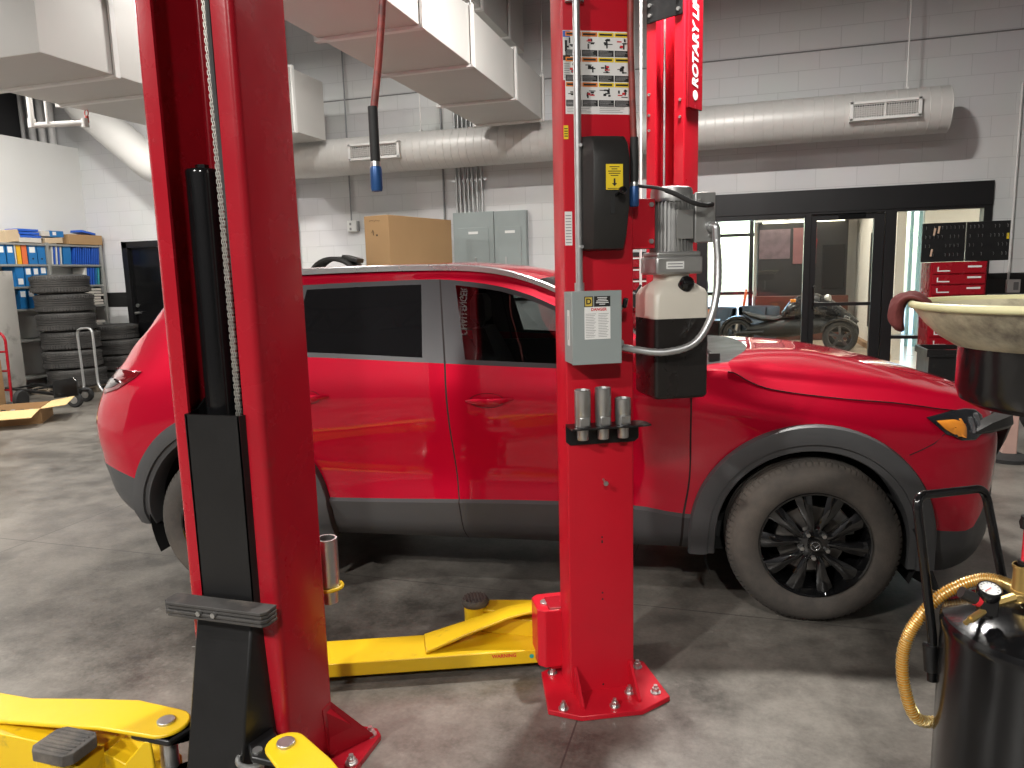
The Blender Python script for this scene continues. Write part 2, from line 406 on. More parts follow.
LINES[3] = [(-3.77, .53, .63), (-3.67, .71, .625), (-3.57, .795, .615), (-3.42, .86, .585), (-3.25, .895, .54), (-2.8, .915, .50), (-2.3, .92, .492), (-1.14, .92, .505), (-.76, .92, .493), (-.56, .92, .462), (0, .92, .44), (.45, .895, .42), (.60, .845, .395), (.70, .79, .385), (.75, .745, .43), (.80, .69, .505), (.88, .56, .55), (.93, .43, .56)]
LINES[4] = [(-3.77, .53, .65), (-3.67, .71, .645), (-3.57, .795, .635), (-3.42, .86, .605), (-3.25, .89, .56), (-2.8, .905, .515), (-2.3, .905, .506), (-1.14, .905, .519), (-.76, .905, .507), (-.56, .905, .476), (0, .91, .46), (.45, .892, .435), (.60, .845, .410), (.70, .79, .40), (.75, .75, .445), (.80, .695, .52), (.88, .565, .565), (.93, .44, .575)]
LINES[5] = [(-3.78, .55, .76), (-3.69, .71, .76), (-3.59, .80, .75), (-3.42, .865, .73), (-3.2, .895, .70), (-2.8, .905, .67), (-2.3, .895, .655), (-1.6, .885, .65), (-.9, .89, .645), (-.56, .90, .64), (0, .915, .66), (.45, .895, .66), (.60, .85, .66), (.72, .785, .66), (.82, .69, .67), (.88, .58, .68), (.93, .45, .68)]
LINES[6] = [(-3.77, .55, .88), (-3.69, .70, .88), (-3.59, .79, .885), (-3.42, .855, .885), (-3.2, .895, .885), (-2.8, .92, .885), (-2.3, .922, .88), (-1.6, .920, .87), (-.9, .920, .855), (-.56, .925, .84), (-.1, .93, .85), (.2, .925, .84), (.45, .895, .815), (.60, .855, .80), (.72, .79, .79), (.82, .69, .785), (.88, .585, .78), (.925, .46, .78)]
LINES[7] = [(-3.72, .53, 1.01), (-3.64, .68, 1.02), (-3.54, .77, 1.03), (-3.4, .83, 1.035), (-3.2, .87, 1.04), (-2.8, .908, 1.05), (-2.3, .925, 1.045), (-1.6, .930, 1.03), (-.9, .932, 1.01), (-.56, .932, 1.0), (-.35, .925, .985), (-.1, .915, .955), (.2, .90, .92), (.45, .87, .885), (.60, .825, .865), (.72, .765, .855), (.82, .67, .845), (.87, .58, .84), (.915, .46, .835)]
LINES[8] = [(-3.66, .50, 1.10), (-3.58, .63, 1.12), (-3.48, .72, 1.14), (-3.35, .775, 1.17), (-3.1, .83, 1.20), (-2.8, .865, 1.215), (-2.32, .895, 1.205), (-1.76, .905, 1.178), (-1.14, .905, 1.148), (-.8, .90, 1.137), (-.6, .885, 1.132), (-.45, .865, 1.13), (-.34, .845, 1.118), (-.27, .842, 1.078), (-.19, .842, 1.046), (-.04, .84, 1.019), (.12, .84, 1.0), (.37, .815, .975), (.56, .775, .943), (.68, .72, .925), (.80, .62, .91), (.86, .53, .90), (.905, .44, .89)]
def from8(dw, dz, pts):
    g = sp([(p[0], p[1]) for p in LINES[8]]); h = sp([(p[0], p[2]) for p in LINES[8]])
    return pts
LINES[11] = [(-3.64, .49, 1.14), (-3.54, .60, 1.18), (-3.43, .67, 1.26), (-3.28, .695, 1.365), (-3.12, .71, 1.45), (-2.95, .722, 1.51), (-2.7, .732, 1.54), (-2.45, .735, 1.55), (-1.75, .735, 1.564), (-1.47, .735, 1.535), (-1.29, .74, 1.489), (-1.15, .745, 1.428), (-.95, .765, 1.326), (-.75, .79, 1.217), (-.62, .812, 1.152), (-.5, .826, 1.136), (-.34, .80, 1.128), (-.19, .745, 1.082), (.12, .735, 1.044), (.37, .715, 1.018), (.56, .69, .985), (.68, .65, .965), (.80, .57, .945), (.86, .50, .93), (.905, .42, .915)]
LINES[12] = [(-3.68, .44, 1.12), (-3.56, .52, 1.19), (-3.43, .57, 1.31), (-3.28, .60, 1.46), (-3.1, .63, 1.562), (-2.9, .645, 1.592), (-2.45, .66, 1.606), (-1.76, .655, 1.612), (-1.48, .65, 1.597), (-1.29, .645, 1.556), (-1.15, .65, 1.497), (-.95, .675, 1.388), (-.75, .71, 1.272), (-.6, .735, 1.18), (-.5, .755, 1.138), (-.34, .715, 1.150), (-.19, .665, 1.135), (.12, .655, 1.098), (.37, .64, 1.060), (.56, .62, 1.015), (.68, .59, .988), (.80, .52, .955), (.86, .47, .94), (.905, .40, .92)]
LINES[13] = [(-3.72, .25, 1.14), (-3.55, .30, 1.30), (-3.35, .33, 1.54), (-3.2, .35, 1.598), (-2.9, .355, 1.625), (-2.45, .36, 1.640), (-1.8, .36, 1.642), (-1.45, .36, 1.620), (-1.19, .36, 1.562), (-.95, .365, 1.435), (-.7, .38, 1.290), (-.44, .38, 1.150), (-.22, .37, 1.168), (.0, .36, 1.160), (.3, .35, 1.115), (.55, .34, 1.055), (.72, .32, 1.005), (.85, .28, .96), (.925, .24, .93)]
LINES[14] = [(-3.74, 0, 1.14), (-3.56, 0, 1.32), (-3.38, 0, 1.55), (-3.2, 0, 1.605), (-2.9, 0, 1.635), (-2.45, 0, 1.650), (-1.8, 0, 1.655), (-1.45, 0, 1.632), (-1.17, 0, 1.578), (-.9, 0, 1.440), (-.62, 0, 1.285), (-.38, 0, 1.155), (-.18, 0, 1.165), (.05, 0, 1.158), (.35, 0, 1.112), (.6, 0, 1.050), (.76, 0, 1.0), (.88, 0, .96), (.93, 0, .935)]
FW = {k: sp([(p[0], p[1]) for p in v]) for k, v in LINES.items()}
FZ = {k: sp([(p[0], p[2]) for p in v]) for k, v in LINES.items()}
def seamB(z): return sp([(.28, -1.582), (.9, -1.635), (1.16, -1.648), (1.56, -1.702)])(z)
def seamF(z): return sp([(.28, -.562), (.45, -.555), (.6, -.525), (1.15, -.522)])(z)
def seamC(z): return sp([(.28, -2.27), (.5, -2.29), (.7, -2.36), (1.0, -2.46), (1.2, -2.50), (1.55, -2.44)])(z)
# warp: global station -> x on line k
def anchors(k):
    L = LINES[k]; z9 = FZ[k]
    a = [(-3.8, L[0][0])]
    if k <= 11:
        a += [(-2.46, seamC(z9(-2.4))), (-1.655, seamB(z9(-1.65)))]
        a += [(-1.565, -1.548 if k <= 9 else (-1.628 if k >= 10 else -1.6))]
        if k >= 10: a += [(-1.25, -1.25)]
        else: a += [(-1.25, -1.25)]
        a += [(-.68, -.68), (-.53, seamF(z9(-.53)) if k <= 9 else -.56)]
    if k >= 10: a += ([(-2.46, -2.46), (-1.25, -1.25), (-.68, -.68)] if k > 11 else [])
    if k == 13: a = [(-3.8, L[0][0]), (-2.46, -2.46), (-1.25, -1.19), (-.50, -.44)]
    if k == 14: a = [(-3.8, L[0][0]), (-2.46, -2.46), (-1.25, -1.17), (-.50, -.38)]
    if k not in (13, 14): a += [(-.50, -.50)]
    a += [(-.34, {13: -.22, 14: -.18}.get(k, -.34)), (.93, L[-1][0])]
    return a
def line_pt(k, s):
    """interpolate synthetic lines 9 and 10 from their neighbours"""
    a = ANCH[k]; xs = [p[0] for p in a]; ys = [p[1] for p in a]
    x = float(np.interp(s, xs, ys))
    return np.array([x, FW[k](x), FZ[k](x)])
ANCH = {k: anchors(k) for k in LINES}
def P9(s):
    p8 = line_pt(8, s); p11 = line_pt(11, s)
    if s > -.34: return p8+(p11-p8)*.33
    d = p11-p8; L = max(np.linalg.norm(d), 1e-6); return p8+d*min(.024/L, .3)
def P10(s):
    p8 = line_pt(8, s); p11 = line_pt(11, s)
    if s > -.34: return p8+(p11-p8)*.67
    d = p8-p11; L = max(np.linalg.norm(d), 1e-6); return p11+d*min(.026/L, .3)
def ctrl(s):
    c = []
    for k in range(15):
        c.append(P9(s) if k == 9 else P10(s) if k == 10 else line_pt(k, s))
    return c
SUB = [2, 2, 3, 1, 3, 5, 5, 4, 2, 4, 2, 4, 6, 6]
CREASE = {1, 3, 4, 8, 9, 10, 11}
def section(s):
    c = ctrl(s); out = []; ks = []
    for k in range(14):
        p1, p2 = c[k], c[k+1]
        m1 = (c[k+1]-c[k-1])/2 if (k > 0 and k not in CREASE) else (p2-p1)
        m2 = (c[k+2]-c[k])/2 if (k+2 < 15 and (k+1) not in CREASE) else (p2-p1)
        if k+1 == 14: m2 = np.array([0, p2[1]-p1[1], 0.])
        for j in range(SUB[k]):
            t = j/SUB[k]
            out.append((2*t**3-3*t*t+1)*p1+(t**3-2*t*t+t)*m1+(-2*t**3+3*t*t)*p2+(t**3-t*t)*m2); ks.append(k)
    out.append(c[14]); ks.append(14)
    return out, ks
ST = sorted(set([round(x, 4) for x in list(np.linspace(-3.8, -3.2, 13))+list(np.linspace(-3.2, -2.5, 16))+[-2.464, -2.456]+list(np.linspace(-2.40, -1.70, 13))+[-1.659, -1.651, -1.61, -1.565]+list(np.linspace(-1.5, -.72, 14))+[-1.25, -.68, -.62, -.534, -.526, -.50, -.45, -.40, -.34]+list(np.linspace(-.29, .93, 30))]))
GRID = []; KS = None
for s in ST:
    o, KS = section(s); GRID.append(o)
def YL(p, far=False): return Vector((p[0], .95-p[1] if not far else .95+p[1], p[2]))
# ---- helper: a point of the near flank at (x, z), pushed out by d
_fl = np.array([(p[0], p[2], p[1]) for i, row in enumerate(GRID) for j, p in enumerate(row) if 1 <= KS[j] <= 8])
def wat(x, z):
    d2 = (_fl[:, 0]-x)**2+(_fl[:, 1]-z)**2; idx = np.argsort(d2)[:6]; w_ = 1/(d2[idx]+1e-5)
    A = np.c_[np.ones(6), _fl[idx, 0]-x, _fl[idx, 1]-z]
    try:
        sol = np.linalg.lstsq(A*np.sqrt(w_)[:, None], _fl[idx, 2]*np.sqrt(w_), rcond=None)[0]; v = sol[0]
    except Exception: v = float((_fl[idx, 2]*w_).sum()/w_.sum())
    lo, hi = _fl[idx, 2].min(), _fl[idx, 2].max()
    return float(min(max(v, lo-.01), hi+.01))
def skin(x, z, d=0.0, far=False): return Vector((x, .95-(wat(x, z)+d) if not far else .95+wat(x, z)+d, z))

RZ, RIN, ROUT = .375, .408, .528
def in_arch(x, z):
    for cx, ro in ((0, .47), (-2.814, .50)):
        if (x-cx)**2+(z-RZ)**2 < ro**2: return True
        if abs(x-cx) < ro*.97 and z < RZ: return True
    return False
def region(i, j, far):
    """which panel a face of the half-grid belongs to"""
    s = (ST[i]+ST[i+1])/2; k = KS[j]; ds = ST[i+1]-ST[i]
    c = sum((GRID[a][b] for a in (i, i+1) for b in (j, j+1)), np.zeros(3))/4
    if k == 0: return 'underbody'
    if 1 <= k <= 6 and in_arch(c[0], c[2]): return None
    if k <= 10 and (abs(s+2.46) < .005 or abs(s+1.655) < .005): return 'panel_gap'
    if k <= 8 and abs(s+.53) < .005: return 'panel_gap'
    if 1 <= k <= 2:
        if s < -2.9: return 'rear_bumper_cladding'
        if s > .2: return 'front_bumper_cladding'
        return 'sill_cladding'
    if k == 3: return 'sill_cladding' if -2.9 < s < .2 else ('front_bumper_cladding' if s > .2 else 'body_shell')
    if k <= 7:
        if -2.46 < s < -1.655: return 'rear_door'
        if -1.655 < s < -.53: return 'front_door'
        return 'body_shell'
    if s > -.34: return 'bonnet'
    if s > -.50: return 'cowl_panel' if k >= 12 else 'body_shell'
    if k == 8: return 'window_surround' if s > -3.1 else 'body_shell'
    if k == 9:
        if -1.565 < s < -.68: return 'front_side_window'
        if -2.40 < s < -1.76: return 'rear_side_window'
        if -2.95 < s < -2.50: return 'quarter_window'
        return 'window_surround' if s > -3.1 else 'body_shell'
    if k == 10: return 'window_surround' if s > -3.1 else 'body_shell'
    if k == 11: return 'body_shell'
    if s > -1.25: return 'windscreen'
    if s < -3.3 and s > -3.62: return 'rear_window'
    return 'body_shell' if k < 12 else 'roof_panel'
PANELS = {}
for far in (False, True):
    for i in range(len(ST)-1):
        for j in range(len(KS)-1):
            r = region(i, j, far)
            if r is None: continue
            PANELS.setdefault((r, far if r in ('rear_door', 'front_door', 'front_side_window', 'rear_side_window', 'quarter_window', 'sill_cladding', 'window_surround', 'rear_bumper_cladding', 'front_bumper_cladding') else ((far, round((ST[i]+ST[i+1])/2, 1)) if r == 'panel_gap' else None)), []).append((i, j, far))
PM = {'underbody': M_under, 'panel_gap': M_seam, 'rear_bumper_cladding': M_clad, 'front_bumper_cladding': M_clad, 'sill_cladding': M_clad, 'body_shell': M_paint, 'rear_door': M_paint, 'front_door': M_paint,
      'bonnet': M_paint, 'cowl_panel': M_plastblk, 'window_surround': M_trimg, 'front_side_window': M_gclear, 'rear_side_window': M_gdark, 'quarter_window': M_gdark, 'windscreen': M_gclear, 'rear_window': M_gdark, 'roof_panel': M_paint}
PARTS = {}
for (r, side), fs in PANELS.items():
    b = MB(); idx = {}
    for (i, j, far) in fs:
        q = []
        for (a, c) in ((i, j), (i+1, j), (i+1, j+1), (i, j+1)):
            key = (a, c, far)
            if key not in idx:
                idx[key] = len(b.v); b.v.append(tuple(YL(GRID[a][c], far)))
            q.append(idx[key])
        b.f.append(q if not far else q[::-1]); b.m.append(0)
    if r == 'body_shell':     # close the tail
        for far in (False, True):
            rows = []
            for sc_, dx in ((1, 0), (.8, -.03), (.4, -.06), (0, -.07)):
                rows.append([YL((p[0]+dx, p[1]*sc_, p[2]), far) for p in GRID[0]])
            b.grid(rows)
    PARTS[(r, side)] = b.build(r, PM[r], car, smooth=(28 if r in ('sill_cladding',) else 50))
# front end face: dark grille
b = MB()
for far in (False, True):
    rows = []
    for sc_, dx in ((1, 0), (.85, .02), (.45, .04), (0, .045)):
        rows.append([YL((p[0]+dx, p[1]*sc_, p[2]), far) for p in GRID[-1]])
    b.grid(rows)
b.build('grille', mat('black_grille', (.012, .012, .013), .3, .1, .2, 60), car)
# side mirrors, door handles
for far in (False, True):
    sg = -1 if not far else 1; yb = .95+sg*.90
    m_ = MB(); pts = [(-.66, yb-0*sg, 1.17), (-.70, yb+sg*.10, 1.19), (-.71, yb+sg*.17, 1.215)]
    m_.tube(pts, [.035, .03, .04], 10)
    rings = []
    for t, sx, sz in ((.10, .05, .05), (.12, .085, .075), (.18, .10, .09), (.25, .095, .085), (.29, .06, .055)):
        rings.append([Vector((-.71+sx*math.cos(a), yb+sg*t, 1.225+sz*math.sin(a))) for a in [2*PI*q/18 for q in range(18)]])
    m_.loft(rings)
    mo = m_.build('door_mirror', M_paint, car)
    MB().lathe([(0, 0), (.07, 0)], (-.805, yb+sg*.19, 1.225), (-1, 0, 0), 18).build('mirror_glass', M_gdark, mo)
def handle(x, z, far):
    sg = -1 if not far else 1
    cup = MB(); rows = []
    n = 24
    for t in (1.0, .9, .6, .2):
        rows.append([skin(x-.012+.085*t*math.cos(2*PI*i/n), z-.002+.036*t*math.sin(2*PI*i/n), .0015-.012*(1-t)**1 if t < 1 else .002, far) for i in range(n)])
    rows = [r+[r[0]] for r in rows]; cup.grid(rows)
    h_ = MB(); rings = []
    for t in np.linspace(-1, 1, 13):
        xx = x+t*.115; bow = .034*(1-t*t)+.004; e = .013*math.sqrt(max(.06, 1-t**4))
        c_ = skin(xx, z+.004*t, bow, far)
        rings.append([c_+Vector((0, sg*-.4*e*math.cos(a), e*math.sin(a))) for a in [2*PI*q/10 for q in range(10)]])
    h_.loft(rings)
    d = PARTS[('front_door' if x > -1.655 else 'rear_door', far)]
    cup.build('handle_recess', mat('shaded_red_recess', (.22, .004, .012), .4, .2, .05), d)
    h_.build('door_handle', M_paint, d)
for far in (False, True):
    handle(-1.435, 1.003, far); handle(-2.34, 1.015, far)
# wheel-arch cladding, wheel wells, wheels
def arch_clad(cx, rin, rout, far, lo_f, lo_b):
    sg = -1 if not far else 1
    b = MB(); rows = []
    angs = [R(a) for a in np.linspace(178, 2, 45)]
    def pt(x, z, d):
        y = wat(min(max(x, -3.55), .70), max(z, .33))+d
        return Vector((x, .95+sg*y, z))
    prof = [(1.0, .0), (.985, .022), (.93, .036), (.55, .042), (.30, .036), (.27, .022), (.04, .020), (0, .010), (0, -.10)]
    def row(fx):
        r = []
        for (t, d) in prof: r.append(fx(t, d))
        return r
    def leg(sgn, z):
        def fx(t, d):
            rr = rin+(rout-rin)*t; return pt(cx+sgn*rr, z, d)
        return fx
    for z in (lo_b, .32, .36): rows.append(row(leg(-1, z)))
    for a in angs:
        def fx(t, d, a=a):
            rr = rin+(rout-rin)*t; return pt(cx+rr*math.cos(a), RZ+rr*math.sin(a), d)
        rows.append(row(fx))
    for z in (.36, .32, lo_f): rows.append(row(leg(1, z)))
    b.grid(rows)
    return b.build('wheel_arch_cladding', M_clad, car, smooth=35)
for far in (False, True):
    arch_clad(0, RIN, ROUT, far, .25, .285); arch_clad(-2.814, .455, .565, far, .30, .33)
    for cx in (0, -2.814):
        l_ = MB(); r0 = .47
        y0 = .06 if not far else 1.84; y1 = .42 if not far else 1.48
        rows = [[Vector((cx+r0*math.cos(a), y, RZ+r0*math.sin(a))) for a in [R(q) for q in np.linspace(-25, 205, 30)]] for y in (y0, y1)]
        l_.grid(rows); l_.add([Vector((cx+r0*math.cos(a), y1, RZ+r0*math.sin(a))) for a in [R(q) for q in np.linspace(-25, 205, 30)]], [tuple(range(30))])
        l_.build('wheel_well_liner', M_under, car, smooth=40)
def wheel_mb():
    """returns builders for a wheel whose outer face points to -Y, centre at origin"""
    ty = MB(); Rw = .370; prof = [(.236, .030), (.238, .010), (.250, .002), (.285, -.008), (.322, -.002), (.344, .012), (.353, .026), (.360, .045)]
    prof += [(Rw, .060), (Rw, .080), (Rw-.010, .081), (Rw-.010, .089), (Rw, .090), (Rw+.001, .118), (Rw-.010, .119), (Rw-.010, .128), (Rw+.001, .129), (Rw, .160), (Rw-.010, .161), (Rw-.010, .169), (Rw, .170), (Rw, .188), (.360, .21), (.34, .238), (.28, .246), (.242, .235), (.236, .22)]
    ty.lathe(prof, (0, 0, 0), (0, 1, 0), 96)
    tr = MB()      # shoulder tread blocks
    for i in range(84):
        a = 2*PI*i/84; pass
        d = Vector((math.cos(a), 0, math.sin(a))); t = Vector((-math.sin(a), 0, math.cos(a)))
        vs = []
        for (rr, yy) in ((.348, .020), (.367, .042), (.3735, .075), (.352, .075)):
            for s_ in (-.0095, .0095): vs.append(d*rr+t*s_+Vector((0, yy, 0)))
        tr.add(vs, [(0, 1, 3, 2), (2, 3, 5, 4), (4, 5, 7, 6), (6, 7, 1, 0), (0, 2, 4, 6), (1, 7, 5, 3)])
    rim = MB(); rim.lathe([(.238, .010), (.236, .000), (.229, .002), (.226, .016), (.216, .05), (.205, .10), (.20, .19), (.23, .21), (.238, .225)], (0, 0, 0), (0, 1, 0), 72)
    spk = MB()
    for p in range(5):
        for q in (-1, 1):
            a0 = PI/2+2*PI*p/5; a1 = a0+q*R(18)
            d0 = Vector((math.cos(a0+q*R(13)), 0, math.sin(a0+q*R(13)))); d1 = Vector((math.cos(a1), 0, math.sin(a1)))
            t1 = Vector((-d1.z, 0, d1.x)); t0 = Vector((-d0.z, 0, d0.x)); rings = []
            for (rr, d_, t_, wd, y) in ((.045, d0, t0, .030, .020), (.085, d0, t0, .032, .010), (.145, d1, t1, .050, .006), (.195, d1, t1, .068, .008), (.229, d1, t1, .078, .014)):
                c_ = d_*rr
                rings.append([c_+t_*(-wd/2)+Vector((0, y+.010, 0)), c_+t_*(-wd*.12)+Vector((0, y, 0)), c_+t_*(wd*.12)+Vector((0, y, 0)), c_+t_*(wd/2)+Vector((0, y+.010, 0)), c_+t_*(wd*.4)+Vector((0, y+.045, 0)), c_+t_*(-wd*.4)+Vector((0, y+.045, 0))])
            spk.loft(rings)
    spk.lathe([(0, .012), (.03, .012), (.05, .016), (.072, .024), (.075, .06), (0, .06)], (0, 0, 0), (0, 1, 0), 40)
    nuts = []
    for i in range(5):
        a = PI/2+2*PI*(i+.5)/5; n = MB(); n.cyl((.057*math.cos(a), -.004, .057*math.sin(a)), (.057*math.cos(a), .03, .057*math.sin(a)), .0095, 6); nuts.append(n)
    cap = MB(); cap.lathe([(0, -.002), (.026, -.001), (.029, .004), (.029, .02)], (0, 0, 0), (0, 1, 0), 28)
    lg = MB(); lg.torus((0, -.003, 0), .019, .0018, (0, 1, 0), 28, 6)
    for sx in (-1, 1): lg.tube([(sx*.018, -.003, .006), (sx*.010, -.003, .004), (sx*.004, -.003, -.003), (0, -.003, -.006)], .0017, 6)
    br = MB(); br.lathe([(.05, .10), (.15, .10), (.15, .125), (.05, .125)], (0, 0, 0), (0, 1, 0), 48)
    cal = MB(); cal.prism([(.13*math.cos(a), .075, .13*math.sin(a)) for a in [R(q) for q in range(10, 61, 10)]]+[(.185*math.cos(a), .075, .185*math.sin(a)) for a in [R(q) for q in range(60, 9, -10)]], (0, .07, 0))
    return ty, tr, rim, spk, nuts, cap, lg, br, cal
for (cx, far) in ((0, False), (-2.814, False), (0, True), (-2.814, True)):
    w_ = MB(); ty, tr, rim, spk, nuts, cap, lg, br, cal = wheel_mb()
    M4 = Matrix.Translation((cx+.008, -.030, .370)) if not far else Matrix.Translation((cx+.008, 1.930, .370)) @ Matrix.Rotation(PI, 4, 'Z')
    spin = Matrix.Rotation(R(4 if cx == 0 else 25), 4, 'Y')
    for q in (ty, tr, rim, spk, cap, lg, br)+tuple(nuts): q.xf(M4 @ spin)
    cal.xf(M4)
    tyo = ty.build('tyre', M_tyre, car, smooth=30); tr.build('tread', M_tyre, tyo, smooth=0)
    wo = rim.build('wheel_rim', M_wheelb, car); spk.build('spokes', M_wheelb, wo, smooth=30, bevel=.002)
    for n in nuts: n.build('wheel_nut', M_steel, wo, smooth=0)
    cap.build('hub_cap', M_wheelb, wo); lg.build('emblem', M_lampin, wo)
    br.build('brake_disc', M_disc, car); cal.build('brake_caliper', M_alu, car, bevel=.006)
# underbody pan so no light leaks under the cabin
MB().box((-1.40, .95, .32), (3.3, 1.30, .08)).build('floor_pan', M_under, car, smooth=0)
# lamps
def patch(poly, d, far=False, n=3):
    """surface patch following the flank inside a polygon given in (x, z)"""
    c = Vector((sum(p[0] for p in poly)/len(poly), sum(p[1] for p in poly)/len(poly))); b = MB()
    ring = []
    m = len(poly)
    for i in range(m):
        for t in (0, .25, .5, .75): ring.append(Vector(poly[i]).lerp(Vector(poly[(i+1) % m]), t))
    rows = []
    for t, dd in ((1, -.012), (1, d*.6), (.94, d), (.7, d*1.15), (.4, d*1.2), (.05, d*1.2)):
        r = [skin(*(c.lerp(q, t)), dd, far) for q in ring]; rows.append(r+[r[0]])
    b.grid(rows); return b
HL = [(.478, .918), (.60, .934), (.68, .935), (.74, .925), (.765, .90), (.745, .845), (.69, .815), (.62, .82), (.55, .85)]
AM = [(.515, .905), (.575, .905), (.640, .905), (.655, .87), (.645, .83), (.60, .838), (.55, .868)]
TL = [(-3.70, 1.105), (-3.60, 1.125), (-3.45, 1.130), (-3.30, 1.128), (-3.34, 1.095), (-3.45, 1.035), (-3.58, 1.0), (-3.68, 1.02)]
TR = [(-3.62, 1.08), (-3.50, 1.085), (-3.42, 1.075), (-3.50, 1.04), (-3.60, 1.025)]
for far in (False, True):
    h = patch(HL, .010, far).build('headlight', M_lamp, car)
    patch(AM, .016, far).build('amber_reflector', M_amber, h)['label'] = 'amber side reflector inside the headlight'
    for (x, z) in ((.685, .875), (.725, .885)):
        patch([(x-.012, z-.03), (x+.010, z-.03), (x+.012, z+.03), (x-.010, z+.03)], .017, far).build('lamp_insert', M_lampin, h)
    t = patch(TL, .010, far).build('tail_light', M_tail, car)
    patch(TR, .015, far).build('tail_light_lens', mat('black_tail_trim', (.02, .008, .009), .06, .1, .1, coat=1), t)
    # black wing under the headlight running forward to the nose
    sg = -1 if not far else 1; wg = MB(); rings = []
    for (x, w_, z, hh, dd) in ((.69, .80, .845, .012, .01), (.76, .765, .862, .045, .02), (.84, .69, .868, .055, .03), (.90, .60, .862, .06, .035), (.935, .50, .84, .07, .04), (.945, .43, .76, .10, .04), (.93, .40, .66, .08, .03)):
        c_ = Vector((x, .95+sg*w_, z)); o_ = Vector((.55, sg*.8, 0)).normalized()
        rings.append([c_+o_*dd+Vector((0, 0, -hh*.2)), c_+o_*dd*.8+Vector((0, 0, hh*.5)), c_-o_*.05+Vector((0, 0, hh*.5)), c_-o_*.05+Vector((0, 0, -hh*.5)), c_+o_*dd*.6+Vector((0, 0, -hh*.5))])
    wg.loft(rings); wg.build('grille_wing', M_plastblk, car, smooth=35)
    # roof rail
    rr_ = [(-3.0, .655, 1.588), (-2.8, .675, 1.600), (-2.45, .682, 1.612), (-2.1, .682, 1.618), (-1.76, .677, 1.617), (-1.55, .672, 1.607), (-1.38, .668, 1.580), (-1.22, .668, 1.528), (-1.12, .668, 1.482), (-1.05, .672, 1.444)]
    rb = MB(); rings = []
    pts = spline([(x, .95+sg*w_, z) for (x, w_, z) in rr_], 5)
    for i, p in enumerate(pts):
        t = i/(len(pts)-1); hh = .020*min(1, t*12+.1, (1-t)*8+.15)
        rings.append([p+Vector((0, dy, dz)) for (dy, dz) in ((-.018, -.01), (-.020, hh*.7), (-.010, hh), (.012, hh), (.020, hh*.7), (.018, -.01))])
    rb.loft(rings); rb.build('roof_rail', M_rail, car, smooth=50)
    # flap behind each wheel
    for cx in (0, -2.814):
        mf = MB(); mf.bar((cx+.40*(1 if cx == 0 else 1), .95+sg*.84, .44), (cx+.515, .95+sg*.80, .15), .20, .014, (0, 0, 1)) if cx == 0 else None
        if cx == 0: mf.build('wheel_well_flap', M_under, car, smooth=0)
# wipers on the cowl
for (y0, y1) in ((.30, .95), (.95, 1.45)):
    wp = MB(); wp.tube([(-.40, y0, 1.17), (-.47, (y0+y1)/2, 1.215), (-.52, y1, 1.245)], .011, 8); wp.box((-.40, y0, 1.16), (.05, .05, .05))
    wp.build('wiper', M_plastblk, car)
# cabin
def seat(name, x, y, wd):
    s_ = MB(); rings = []
    for (xx, zz, t) in ((0, .62, .12), (.1, .66, .16), (.45, .70, .16), (.50, .68, .1)):
        rings.append([(x+xx, y+sy*wd/2, zz+sz*t/2) for (sy, sz) in ((-1, -1), (1, -1), (1, .6), (.7, 1), (-.7, 1), (-1, .6))])
    s_.loft(rings); rings = []
    for (xx, zz, ww, t) in ((.02, .62, wd, .15), (-.06, .85, wd*1.04, .17), (-.16, 1.1, wd*.98, .14), (-.21, 1.25, wd*.74, .09)):
        rings.append([(x+xx+sx*t/2, y+sy*ww/2, zz) for (sx, sy) in ((-1, -.9), (-1, .9), (-.2, 1), (.8, .92), (.6, .5), (.6, -.5), (.8, -.92), (-.2, -1))])
    s_.loft(rings); o = s_.build('seat', M_int, car)
    h_ = MB(); rings = []
    for (zz, ww, t) in ((1.28, .20, .06), (1.31, .26, .10), (1.42, .26, .09), (1.46, .20, .05)):
        rings.append([(x-.23+sx*t/2, y+sy*ww/2, zz) for (sx, sy) in ((-1, -.8), (-1, .8), (0, 1), (1, .8), (1, -.8), (0, -1))])
    h_.loft(rings)
    for sy in (-1, 1): h_.cyl((x-.215, y+sy*.06, 1.2), (x-.225, y+sy*.06, 1.3), .007, 8)
    h_.build('headrest', M_int, o)
seat('seat', -1.52, .55, .50); seat('seat', -1.52, 1.35, .50)
MB().box((-2.55, .95, .95), (.25, 1.3, .6), (0, R(-14), 0)).build('rear_bench', M_int, car, bevel=.05)
ds = MB(); ds.prism([(-.95, .14, .80), (-.90, .14, 1.02), (-.80, .14, 1.10), (-.55, .14, 1.115), (-.44, .14, 1.10), (-.44, .14, .7), (-.8, .14, .6)], (0, 1.62, 0)); do = ds.build('dashboard', M_int, car, bevel=.02)
MB().box((-.86, .98, 1.15), (.02, .30, .11), (0, R(-15), 0)).build('centre_screen', M_gdark, do, bevel=.004)
sw = MB(); sw.torus((-1.02, 1.35, 1.02), .18, .015, (-.9, 0, .42), 32, 8); sw.tube([(-1.02, 1.19, 1.02), (-.99, 1.35, 1.0), (-1.02, 1.51, 1.02)], .018, 8); sw.cyl((-.99, 1.35, 1.0), (-.8, 1.35, .93), .03, 10)
sw.build('steering_wheel', M_int, car)
im = MB(); im.box((-.78, .95, 1.42), (.03, .24, .07)); im.cyl((-.78, .95, 1.44), (-.74, .95, 1.50), .008, 8); im.build('interior_mirror', M_int, car, bevel=.006)
for y in (.10, 1.80): MB().box((-1.50, y, .98), (1.85, .02, .30)).build('door_lining', M_int, car, smooth=0)

